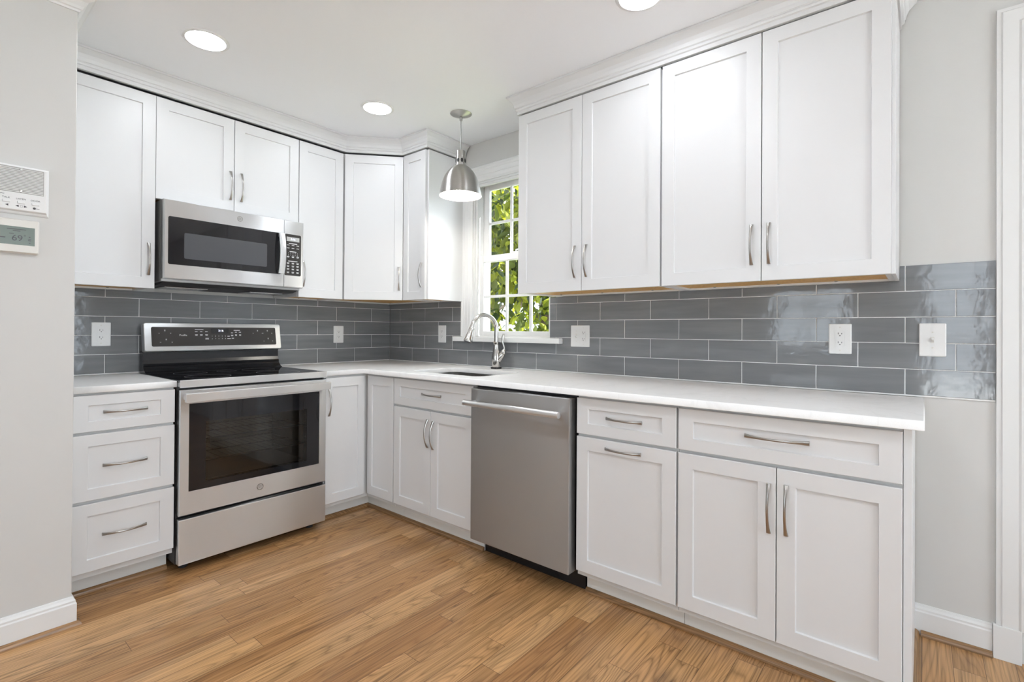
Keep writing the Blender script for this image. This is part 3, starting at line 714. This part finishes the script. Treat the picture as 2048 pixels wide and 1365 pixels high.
# slanted control console
bm = BM(); ang = math.atan2(.030, .160)
ML = frameM((RX0, -.110, 1.052), (1, 0, 0), (0, math.sin(ang), math.cos(ang)), (0, -math.cos(ang), math.sin(ang)))
cw, ch = RX1-RX0, .163
loops(bm, [rrect(0, cw, 0, ch, .012, -.045), rrect(0, cw, 0, ch, .012, -.003), rrect(.003, cw-.003, .003, ch-.003, .010, 0)]); xf(bm, ML)
cons = obj('control_console', fixn(bm), STEEL, r, smooth=True)
pan = BM(); loops(pan, [rrect(.035, cw-.033, .026, .138, .008, .0002), rrect(.035, cw-.033, .026, .138, .008, .0012)]); xf(fixn(pan), ML)
bm = BM(); loops(bm, [rect(.338, .436, .100, .130, .0013), rect(.338, .436, .100, .130, .0017)]); xf(bm, ML); obj('display_window', fixn(bm), BLACKG, cons, 'dark clock display')
obj('display_digits', text('3:16', .017, TM(ML, .392, .117, .0018)), DIGIT, cons, 'glowing clock digits')
obj('lettering', text('Profile', .015, TM(ML, .190, .090, .0013)), INK, cons, 'white printed lettering')
def marks(spec, M, m=None, d=.0013):
    bm = BM()
    for u, v, w, h in spec:
        loops(bm, [rect(u-w/2, u+w/2, v-h/2, v+h/2, d), rect(u-w/2, u+w/2, v-h/2, v+h/2, d+.0003)])
    return xf(fixn(bm), M)
sp = []
for u, v in ((.10, .118), (.105, .066), (.610, .118), (.672, .118), (.674, .066)):
    sp += [(u, v+.003, .006, .0015), (u, v, .006, .0015), (u, v-.003, .006, .0015), (u-.028, v-.016, .007, .0012)]
    sp += [(u+.028, v-.016, .006, .0014), (u+.028, v-.016, .0016, .005)]
for u, w in ((.258, .014), (.284, .012), (.312, .014)): sp.append((u, .111, w, .003))
for u in (.258, .284, .312): sp += [(u, .093, .014, .003), (u, .088, .012, .0025)]
sp += [(.274, .124, .046, .0032), (.314, .071, .018, .0028), (.314, .066, .02, .0028), (.455, .104, .012, .003), (.455, .090, .014, .003), (.455, .085, .01, .0025),
       (.484, .120, .036, .003), (.478, .108, .012, .003), (.502, .108, .013, .003), (.478, .092, .012, .003), (.502, .092, .012, .003), (.478, .087, .010, .003), (.502, .087, .011, .003), (.458, .070, .013, .003), (.434, .083, .013, .0028), (.436, .068, .020, .003)]
bm = marks(sp, ML)
for k, ch_ in enumerate('12345'): addbm(bm, text(ch_, .008, TM(ML, .342+k*.0185, .084, .0013)))
for k, ch_ in enumerate('67890'): addbm(bm, text(ch_, .008, TM(ML, .342+k*.0185, .068, .0013)))
for f in bm.faces: f.material_index = 1
obj('control_panel', addbm(pan, bm), [PANELG, INK], cons, 'dark touch control panel with white printed keys')

# ------------------------------------------------------------------ microwave
MX0, MX1 = -1.712, -.966; MZ0, MZ1 = 1.437, 1.846
r = thing('microwave', 'stainless over-the-range microwave mounted under the short cabinet', 'microwave', ((MX0+MX1)/2, -.2, 1.41))
bm = BM(); box(bm, MX0+.002, MX1-.002, -.368, -.004, 1.424, 1.850, .002, 1); obj('case', bm, GREYP, r)
bm = BM(); prof = [(-.362, 1.4236), (-.03, 1.4236), (-.03, 1.406), (-.30, 1.410)]
loops(bm, [[(x, y, z) for y, z in prof] for x in (MX0+.01, MX1-.01)]); obj('underside', fixn(bm), BLACKP, r)
for xa, xb in ((-1.66, -1.45), (-1.22, -1.02)):
    bm = BM(); box(bm, xa, xb, -.25, -.08, 1.4020, 1.4062)
    for k in range(9): box(bm, xa+.012+k*.021, xa+.018+k*.021, -.24, -.09, 1.4005, 1.4021)
    obj('grease_filter', bm, STEEL, r, 'metal grease filter underneath')
MF = FA(MX0, MZ0, -.412); mw, mh = MX1-MX0, MZ1-MZ0
SEAM = .6215
bm = BM(); loops(bm, [rect(0, SEAM-.001, 0, mh, -.043), rect(0, SEAM-.001, 0, mh, -.006), rect(.006, SEAM-.001, .003, mh-.003, 0)]); xf(bm, MF)
md = obj('microwave_door', fixn(bm), STEEL, r)
bm = BM(); loops(bm, [rrect(.020, SEAM-.018, .075, .323, .008, .0002, 4), rrect(.020, SEAM-.018, .075, .323, .008, .0014, 4)]); xf(bm, MF); obj('door_glass', fixn(bm), BLACKG, md, 'black glass door window')
bm = BM(); loops(bm, [rrect(.092, .520, .110, .246, .008, .0015, 4), rrect(.092, .520, .110, .246, .008, .0019, 4)]); xf(bm, MF); obj('mesh_screen', fixn(bm), SCREEN, md, 'grey perforated viewing screen')
bm = BM()
rings = []
for k in range(13):
    t = -1+2*k/12; v = .199+t*.121; w = .018+.020*(1-t*t)
    rings.append([(.580, v, w-.004), (.580, v, w+.004), (.584, v, w+.008), (.613, v, w+.008), (.617, v, w+.004), (.617, v, w-.004)])
loops(bm, rings); box(bm, .585, .612, .080, .098, .0015, .022); box(bm, .585, .612, .300, .318, .0015, .022)
xf(bm, MF); obj('door_handle', fixn(bm), STEEL, md)
obj('emblem', emblem(TM(MF, .368, .368, .0002), .015), mat('emblem_metal', (.38, .37, .35), .3, 1.0), md)
bm = BM(); loops(bm, [rect(SEAM+.001, mw, 0, mh, -.043), rect(SEAM+.001, mw, 0, mh, -.006), rect(SEAM+.001, mw-.006, .003, mh-.003, 0)]); xf(bm, MF)
mp = obj('control_side', fixn(bm), STEEL, r)
pan = BM(); loops(pan, [rrect(SEAM+.004, mw-.018, .072, .325, .008, .0002, 4), rrect(SEAM+.004, mw-.018, .072, .325, .008, .0014, 4)]); xf(fixn(pan), MF)
pc = (SEAM+.004+mw-.018)/2
bm = BM(); loops(bm, [rect(pc-.040, pc+.040, .282, .308, .0015), rect(pc-.040, pc+.040, .282, .308, .0018)]); xf(bm, MF); obj('display_window', fixn(bm), GREYP, mp, 'grey clock display')
obj('display_digits', text('3:16', .017, TM(MF, pc, .295, .0019)), DIGIT, mp, 'glowing clock digits')
sp = [(pc, .268, .052, .004), (pc, .219, .042, .004), (pc, .160, .058, .004)]
for v in (.258, .240): sp += [(pc+u, v, .016, .0032) for u in (-.03, 0, .03)]
for v in (.186, .146, .128, .110, .090):
    for u in (-.03, 0, .03): sp += [(pc+u, v+.003, .015, .003), (pc+u, v-.002, .013, .003)]
bm = marks(sp, MF, d=.0015)
for k, ch_ in enumerate('12345'): addbm(bm, text(ch_, .009, TM(MF, pc-.028+k*.014, .209, .0015)))
for k, ch_ in enumerate('67890'): addbm(bm, text(ch_, .009, TM(MF, pc-.028+k*.014, .197, .0015)))
for f in bm.faces: f.material_index = 1
obj('keypad_panel', addbm(pan, bm), [PANELG, INK], mp, 'dark keypad panel with white printed keys')

# ------------------------------------------------------------------ dishwasher
r = thing('dishwasher', 'built-in stainless steel dishwasher with a bar handle, between sink and pull-out cabinets', 'dishwasher', (-.35, -1.91, 0))
bm = BM(); box(bm, -.625, -.03, -1.600, -2.212, .105, .893); obj('tub', bm, BLACKP, r)
bm = BM(); box(bm, -.690, -.632, -1.611, -2.211, .108, .882, .005, 3); dd = obj('dishwasher_door', bm, STEELD, r)
bm = BM()
pts = [(-.735, -1.604, .812), (-.735, -2.186, .812)]; tube(bm, pts, .0145, 20)
for y in (-1.640, -2.150): tube(bm, [(-.689, y, .812), (-.735, y, .812)], .011, 14)
obj('bar_handle', fixn(bm), STEEL, dd, smooth=True)
bm = BM(); box(bm, -.560, -.545, -1.600, -2.2205, .0005, .104)
for k in range(26):
    for q in range(2): box(bm, -.5612, -.5595, -1.66-k*.02, -1.667-k*.02, .066+q*.014, .070+q*.014)
obj('toe_plate', bm, BLACK, r, 'black toe plate')

# ------------------------------------------------------------------ recessed lights and pendant
def recessed(x, y, label):
    r = thing('recessed_light', label, 'ceiling light', (x, y, H))
    bm = BM(); lathe(bm, [(.078, -.0005), (.080, -.006), (.088, -.006), (.094, -.003), (.096, -.0005)], (x, y, H), 48); obj('trim_ring', fixn(bm), TRIM, r, smooth=True)
    bm = BM(); lathe(bm, [(.0, -.0045), (.05, -.0045), (.0785, -.0035)], (x, y, H), 48); obj('lens', fixn(bm), LENS, r, 'glowing white lens')
recessed(-1.683, -.878, 'glowing recessed ceiling light nearest the wall corner with the intercom')
recessed(-.773, -.902, 'glowing recessed ceiling light nearest the pendant')
recessed(-.715, -2.545, 'glowing recessed ceiling light cut off by the top edge of the photo')
PX, PY = -.403, -1.231
r = thing('pendant_light', 'brushed nickel dome pendant light hanging over the sink', 'pendant light', (PX, PY, H))
bm = BM(); lathe(bm, [(.0, -.022), (.012, -.021), (.030, -.015), (.055, -.006), (.0655, -.0015), (.0655, -.0003)], (PX, PY, H), 40); obj('canopy', fixn(bm), NICKEL, r, smooth=True)
ZB = 1.998
bm = BM(); tube(bm, [(PX, PY, H-.02), (PX, PY, ZB+.275)], .0034, 10); lathe(bm, [(.0034, 0), (.009, .006), (.010, .022), (.0034, .028)], (PX, PY, H-.046), 16); obj('cord', fixn(bm), GREYP, r, smooth=True)
bm = BM(); lathe(bm, [(.0, .278), (.006, .277), (.0265, .274), (.0285, .268), (.0285, .235), (.0305, .233), (.0305, .192), (.0335, .190), (.0335, .18)], (PX, PY, ZB), 36); cap = obj('socket_cap', fixn(bm), NICKELP, r, smooth=True)
for k in range(8):
    a = 2*PI*k/8+.25
    bm = BM(); lathe(bm, [(0, .0006), (.0075, .0006), (.0077, 0)], n=14)
    xf(bm, Matrix.Translation((PX+.0305*math.cos(a), PY+.0305*math.sin(a), ZB+.212)) @ Matrix.Rotation(a, 4, 'Z') @ Matrix.Rotation(PI/2, 4, 'Y') @ Matrix.Diagonal((1.7, 1, 1, 1)))
    obj('vent_hole', fixn(bm), SLOT, cap)
prof = [(.0335, .184), (.045, .179), (.062, .166), (.082, .143), (.099, .115), (.112, .082), (.121, .045), (.126, .015), (.1285, .004), (.1295, 0)]
bm = BM(); lathe(bm, prof+[(.1275, .0)], (PX, PY, ZB), 64); sh = obj('lamp_shade', fixn(bm), NICKELP, r, smooth=True)
bm = BM(); lathe(bm, [(q-.0022, z-.0008 if z > .01 else z) for q, z in prof][::-1]+[(.0, .181)], (PX, PY, ZB), 64); obj('shade_lining', fixn(bm), SHADEIN, sh, 'white enamel inside of the shade', smooth=True)
bm = BM(); lathe(bm, [(.0, .010), (.03, .014), (.047, .032), (.050, .052), (.042, .080), (.022, .12), (.016, .15), (.0, .152)], (PX, PY, ZB), 24); obj('bulb', fixn(bm), BULB, r, 'glowing bulb', smooth=True)

# ------------------------------------------------------------------ outlets and switches
def plate(kind, M, w, h, label, cat):
    r = thing(kind, label, cat, M.translation)
    bm = BM(); loops(bm, [rrect(-w/2, w/2, -h/2, h/2, .004, .0002, 3), rrect(-w/2, w/2, -h/2, h/2, .004, .0035, 3), rrect(-w/2+.003, w/2-.003, -h/2+.003, h/2-.003, .003, .0055, 3)])
    xf(bm, M); obj('cover_plate', fixn(bm), PLASTIC, r); return r
def receptacle(r, M, u=0.):
    bm = BM(); loops(bm, [rrect(u-.0165, u+.0165, -.0335, .0335, .003, .0056, 3), rrect(u-.0165, u+.0165, -.0335, .0335, .003, .0072, 3)]); xf(bm, M)
    fixn(bm); sl = BM()
    for v in (-.019, .019):
        for du_, hh in ((-.0063, .008), (.0063, .0065)): loops(sl, [rect(u+du_-.0011, u+du_+.0011, v, v+hh, .0073), rect(u+du_-.0011, u+du_+.0011, v, v+hh, .0075)], mi=1)
        lathe(sl, [(0, .0002), (.0024, .0002), (.0024, 0)], (u, v-.0055, .0073), 10, mi=1)
    xf(fixn(sl), M); obj('receptacle', addbm(bm, sl), [PLASTIC, SLOT], r)
    for v in (-.0485, .0485):
        bm = BM(); lathe(bm, [(0, .0008), (.003, .0005), (.0032, 0)], (u, v, .0056), 12); xf(bm, M); obj('screw', fixn(bm), IVORY, r)
def toggle(r, M, u=0.):
    bm = BM(); loops(bm, [rect(u-.0052, u+.0052, -.012, .012, .0056), rect(u-.0052, u+.0052, -.012, .012, .0066)]); xf(bm, M); obj('switch_slot', fixn(bm), IVORY, r)
    bm = BM(); loops(bm, [rect(u-.004, u+.004, -.009, .003, .0066), rect(u-.0035, u+.0035, -.001, .008, .0150), rect(u-.003, u+.003, .001, .007, .0158)]); xf(bm, M); obj('toggle', fixn(bm), PLASTIC, r)
    for v in (-.030, .030):
        bm = BM(); lathe(bm, [(0, .0008), (.003, .0005), (.0032, 0)], (u, v, .0056), 12); xf(bm, M); obj('screw', fixn(bm), IVORY, r)
for M, lab in ((FA(-1.880, 1.146, -.0004), 'white duplex outlet on the tiles above the short countertop'),
               (FA(-.4725, 1.143, -.0004), 'white duplex outlet on the tiles between the range and the room corner'),
               (FB(-.6375, 1.151, -.0004), 'white duplex outlet between the room corner and the window'),
               (FB(-3.132, 1.1535, -.0004), 'white duplex outlet on the tiles nearest the toggle light switch')):
    r = plate('wall_outlet', M, .082, .128, lab, 'outlet'); receptacle(r, M)
M = FB(-1.8385, 1.1495, -.0004); r = plate('outlet_and_switch', M, .128, .128, 'wide white plate holding both a switch and an outlet, beside the window', 'outlet')
toggle(r, M, -.025); receptacle(r, M, .024)
M = FB(-3.4335, 1.154, -.0004); r = plate('light_switch', M, .081, .129, 'white toggle light switch near the doorway end of the tiles', 'switch'); toggle(r, M)

# ------------------------------------------------------------------ intercom and thermostat on the wall stub
IY = STY
M = FA(-2.46, 1.602, IY); IW, IH = .262, .180
r = thing('intercom', 'white wall intercom panel with a slatted speaker, above the thermostat', 'intercom', M.translation)
bm = BM(); loops(bm, [rect(0, IW, 0, IH, 0), rect(0, IW, 0, IH, .006), rect(.004, IW-.004, .004, IH-.004, .010), rect(.006, IW-.006, .008, IH-.005, .012), rect(.008, IW-.008, .012, IH-.007, .022), rect(.010, IW-.010, .014, IH-.009, .024)]); xf(bm, M)
house = fixn(bm)
bm = BM()
for k in range(16):
    v = .078+k*.0056; loops(bm, [rect(.016, IW-.018, v, v+.0034, .0240), rect(.016, IW-.018, v+.0006, v+.0028, .0262)])
loops(bm, [rect(.014, IW-.016, .076, .169, .0240), rect(.014, IW-.016, .076, .169, .0243)], mi=1); xf(bm, M); obj('speaker_grille', fixn(bm), [PLASTIC, mat('grille_recess_grey', (.36, .35, .33), .6)], r)
for v in (.163, .083):
    bm = BM(); lathe(bm, [(0, .0045), (.0042, .004), (.005, .0015), (.005, 0)], (IW-.079, v, .0243), 14); xf(bm, M); obj('screw', fixn(bm), NICKEL, r)
lets = BM()
for s, u in (('TALK', .145), ('LISTEN', .184), ('DOOR', .223)):
    addbm(lets, text(s, .0078, TM(M, u, .0535, .0242) @ Matrix.Diagonal((1.12, 1, 1, 1))))
    bm = BM(); loops(bm, [rect(u-.0105, u+.0105, .036, .045, .0241), rect(u-.0095, u+.0095, .037, .044, .029)]); xf(bm, M); obj('push_button', fixn(bm), PLASTIC, r)
addbm(lets, text('OPC', .0068, TM(M, .132, .066, .0242) @ Matrix.Diagonal((1.25, 1, 1, 1))))
def tri(u, v, d): 
    b = BM(); p = [(u-d*.004, v-.004), (u-d*.004, v+.004), (u+d*.005, v)]
    loops(b, [[(x, y, .0241) for x, y in p], [(x, y, .0246) for x, y in p]]); return xf(fixn(b), M)
for u, d in ((.147, -1), (.174, -1), (.196, 1)): addbm(lets, tri(u, .027, d))
b = BM(); lathe(b, [(0, .0005), (.0042, .0005), (.0042, 0)], (.220, .025, .0241), 12); box(b, .222, .234, .0242, .0258, .0241, .0246); xf(b, M); addbm(lets, fixn(b))
for u0, u1, v0, v1 in ((.182, .1885, .0235, .0240), (.182, .1885, .0300, .0305), (.182, .1825, .0235, .0305), (.188, .1885, .0235, .0305)):
    b = BM(); box(b, u0, u1, v0, v1, .0241, .0246); xf(b, M); addbm(lets, b)
for f in lets.faces: f.material_index = 1
obj('housing', addbm(house, lets), [PLASTIC, INKD], r)
M = FA(-2.385, 1.455, IY); TW, TH = .160, .126
r = thing('thermostat', 'beige wall thermostat with a green-grey screen, below the intercom', 'thermostat', M.translation)
bm = BM(); loops(bm, [rrect(0, TW, 0, TH, .006, 0, 3), rrect(0, TW, 0, TH, .006, .018, 3), rrect(.004, TW-.004, .004, TH-.004, .005, .026, 3)]); xf(bm, M); obj('housing', fixn(bm), IVORY, r)
scr = BM(); loops(scr, [rect(.022, TW-.013, .030, .097, .0261), rect(.022, TW-.013, .030, .097, .0265)]); xf(fixn(scr), M)
bm = text('69', .030, TM(M, .100, .054, .0266)); addbm(bm, text('\u00b0', .020, TM(M, .120, .060, .0266)))
addbm(bm, marks([(.098, .087, .05, .0022), (.098, .081, .02, .002), (.085, .070, .012, .002), (.062, .054, .014, .003), (.133, .062, .004, .003), (.133, .054, .008, .002), (.133, .049, .008, .002), (.133, .040, .004, .003)], M, d=.0266))
for f in bm.faces: f.material_index = 1
obj('screen', addbm(scr, bm), [LCD, INKD], r, 'green-grey screen with dark digits')

# ------------------------------------------------------------------ window over the sink
w1 = bpy.data.objects.new('window_1', None); COL.objects.link(w1); w1.location = (.05, -1.32, 1.135); w1['kind'] = 'structure'
# casing
bm = BM()
CP = [(0, .838), (.016, .838), (.022, .845), (.022, .852), (.018, .858), (.016, .868), (.018, .872), (.016, .876), (.016, .902), (.018, .906), (.016, .910), (.016, .930), (.012, .938), (.010, .945), (0, .945)]
def ring_v(z): return [(WX-.008-o, -s, z) for o, s in CP]
loops(bm, [[(WX-o, -s, 1.1365) for o, s in CP], [(WX-o, -s, WIN_Z1+(.945-s)) for o, s in CP], [(WX-o, -1.634, WIN_Z1+(.945-s)) for o, s in CP]])
obj('window_casing', fixn(bm), TRIM, w1)
bm = BM(); box(bm, -.003, WX, -1.611, -1.619, 1.136, 1.39); obj('edge_strip', bm, TRIM, w1)
bm = BM(); box(bm, -.040, .034, -.788, -1.712, 1.101, 1.1345, .004, 2); obj('window_stool', bm, TRIM, w1)
# jambs
bm = BM(); D = .175
box(bm, WX, D, -.9455, -.958, WIN_Z0, WIN_Z1); box(bm, WX, D, -1.690, -1.6995, WIN_Z0, WIN_Z1); box(bm, WX, D, -.958, -1.690, WIN_Z1-.012, WIN_Z1); box(bm, .034, D, -.958, -1.690, WIN_Z0, WIN_Z0+.006)
box(bm, .018, .036, -.958, -.974, WIN_Z0+.006, WIN_Z1-.012); box(bm, .018, .036, -.974, -1.69, WIN_Z1-.03, WIN_Z1-.012)   # inner stop
box(bm, .100, .118, -.958, -.990, WIN_Z0+.006, WIN_Z1-.012); box(bm, .100, .118, -.99, -1.68, WIN_Z1-.03, WIN_Z1-.012)
obj('window_frame', bm, TRIM, w1)
def sash(name, x0, x1, y0, y1, z0, z1, st, rb, rtp, nx, nz, mw_=.018):
    bm = BM(); b = .003
    box(bm, x0, x1, y0, y0-st, z0, z1, b, 1); box(bm, x0, x1, y1+st, y1, z0, z1, b, 1); box(bm, x0, x1, y0-st, y1+st, z0, z0+rb, b, 1); box(bm, x0, x1, y0-st, y1+st, z1-rtp, z1, b, 1)
    s = obj(name, bm, TRIM, w1)
    ga, gb, gz0, gz1 = y0-st, y1+st, z0+rb, z1-rtp; xm = (x0+x1)/2
    bm = BM()
    for k in range(1, nx): c = ga+(gb-ga)*k/nx; box(bm, xm-.008, xm+.008, c-mw_/2, c+mw_/2, gz0, gz1, .002, 1)
    for k in range(1, nz): c = gz0+(gz1-gz0)*k/nz; box(bm, xm-.0075, xm+.0075, ga, gb, c-mw_/2, c+mw_/2, .002, 1)
    obj('muntins', bm, TRIM, s)
    bm = BM(); box(bm, xm-.002, xm+.002, ga, gb, gz0, gz1); obj('glass_pane', bm, PANE, s)
sash('lower_sash', .038, .068, -.976, -1.674, 1.1415, 1.703, .040, .034, .046, 3, 2)
sash('upper_sash', .070, .098, -.992, -1.672, 1.664, 2.2095, .044, .036, .040, 3, 2)
bm = BM(); box(bm, .040, .062, -1.27, -1.33, 1.7032, 1.712, .003, 2); tube(bm, [(.05, -1.30, 1.712), (.05, -1.30, 1.722), (.045, -1.325, 1.724)], .005, 8); obj('sash_lock', fixn(bm), TRIM, w1)

# ------------------------------------------------------------------ outdoors
bm = BM(); box(bm, .16, 14, -9, 14, -1.0, -.9); ground = struct('ground', bm, LAWN)
BOUNCE = mat('pale_bounce_ground', (.80, .81, .83), .8)  # unseen pale ground, added to bounce sunlight up to the ceiling
bm = BM(); box(bm, -16, -5.3, -16, 6, -.3, -.12); box(bm, -5.3, .16, -16, -6.6, -.3, -.12); struct('ground', bm, BOUNCE)
def leaf_cloud(bm, tone, n, fn, size, rnd):
    for _ in range(n):
        c = Vector(fn(rnd)); s = size*rnd.uniform(.6, 1.25)
        a = rnd.uniform(0, 2*PI); tilt = rnd.gauss(.75, .45); q = Matrix.Rotation(a, 3, 'Z') @ Matrix.Rotation(tilt, 3, 'X') @ Matrix.Rotation(rnd.gauss(0, .5), 3, 'Y')
        sh = [(0, -.55), (.20, -.32), (.30, -.02), (.20, .28), (0, .62), (-.20, .28), (-.30, -.02), (-.20, -.32)]
        mid = [(0, -.30), (0, 0), (0, .3)]
        vv = [bm.verts.new(c + q @ Vector((x*s, y*s, abs(x)*s*.35-.12*s*y*y))) for x, y in sh]
        vm = [bm.verts.new(c + q @ Vector((0, y*s, -.12*s*y*y))) for _, y in mid]
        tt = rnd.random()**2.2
        for f in ((0, 1, 0, None), ):
            pass
        fs = [(vv[0], vv[1], vm[0]), (vv[1], vv[2], vm[1], vm[0]), (vv[2], vv[3], vm[2], vm[1]), (vv[3], vv[4], vm[2]), (vv[4], vv[5], vm[2]), (vv[5], vv[6], vm[1], vm[2]), (vv[6], vv[7], vm[0], vm[1]), (vv[7], vv[0], vm[0])]
        for f in fs:
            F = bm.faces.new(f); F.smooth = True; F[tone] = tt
def tree(label, base, limbs, blobs, n, size, seed):
    r = thing('leafy_tree', label, 'tree', base)
    rnd = random.Random(seed)
    bm = BM()
    for pts, r0, r1 in limbs:
        k = len(pts); tube(bm, pts, [r0+(r1-r0)*i/(k-1) for i in range(k)], 8)
    obj('trunk_and_branches', fixn(bm), BARK, r, smooth=True)
    bm = BM(); tone = bm.faces.layers.float.new('leaf_tone')
    tot = sum(b[4] for b in blobs)
    for (x, y, z, rad, wgt) in blobs:
        def fn(g, x=x, y=y, z=z, rad=rad):
            while True:
                p = Vector((g.uniform(-1, 1), g.uniform(-1, 1), g.uniform(-1, 1)))
                if p.length < 1: return (x+p.x*rad, y+p.y*rad, z+p.z*rad*.8)
        leaf_cloud(bm, tone, int(n*wgt/tot), fn, size, rnd)
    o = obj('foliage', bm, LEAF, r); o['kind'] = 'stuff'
near = [(1.5, -.1, 1.9, .55, 1.0), (1.2, -.35, 2.5, .5, .8), (1.9, .4, 2.6, .7, 1.2), (1.55, .15, 1.35, .42, .5), (1.7, -.35, 1.7, .4, .5), (2.2, .9, 2.0, .6, .8), (2.1, .35, 3.2, .8, 1), (1.6, -.6, 2.2, .5, .7)]
tree('leafy green tree close outside the window over the sink', (2.9, 1.5, -.9),
     [([(2.9, 1.5, -.9), (2.8, 1.4, .8), (2.5, 1.1, 2.0), (2.2, .8, 3.2)], .11, .04), ([(2.65, 1.25, 1.4), (1.9, .1, 1.62), (1.3, -.35, 1.42)], .022, .007), ([(2.55, 1.15, 1.8), (1.9, .45, 2.1), (1.3, .1, 2.35)], .022, .007),
      ([(2.7, 1.3, 1.2), (1.9, .45, 1.25), (1.45, .12, 1.18), (1.2, .0, 1.25)], .018, .006), ([(2.48, 1.08, 2.1), (1.8, -.2, 2.2), (1.5, -.6, 2.3)], .02, .006)], near, 2600, .13, 3)
far = [(4.2, 2.4, 2.6, 1.1, 1.2), (4.6, 1.2, 2.4, 1.1, 1.2), (3.8, 3.2, 1.6, .9, .8), (4.0, 1.9, 3.9, 1.1, 1), (4.9, .2, 2.2, 1., .8), (4.4, 1.5, 1.2, .8, .6), (5.2, 3.0, 3.0, 1.2, 1)]
tree('taller tree farther off, behind the leaves close to the window', (5.0, 2.0, -.9),
     [([(5.0, 2.0, -.9), (4.95, 2.0, 1.2), (4.7, 1.9, 3.2)], .16, .05), ([(4.95, 2.0, 1.2), (4.5, 1.5, 1.9), (4.2, 1.0, 2.5)], .05, .012), ([(4.95, 2.0, 1.3), (4.4, 2.5, 2.2), (4.0, 2.9, 2.6)], .05, .012)], far, 4200, .17, 9)
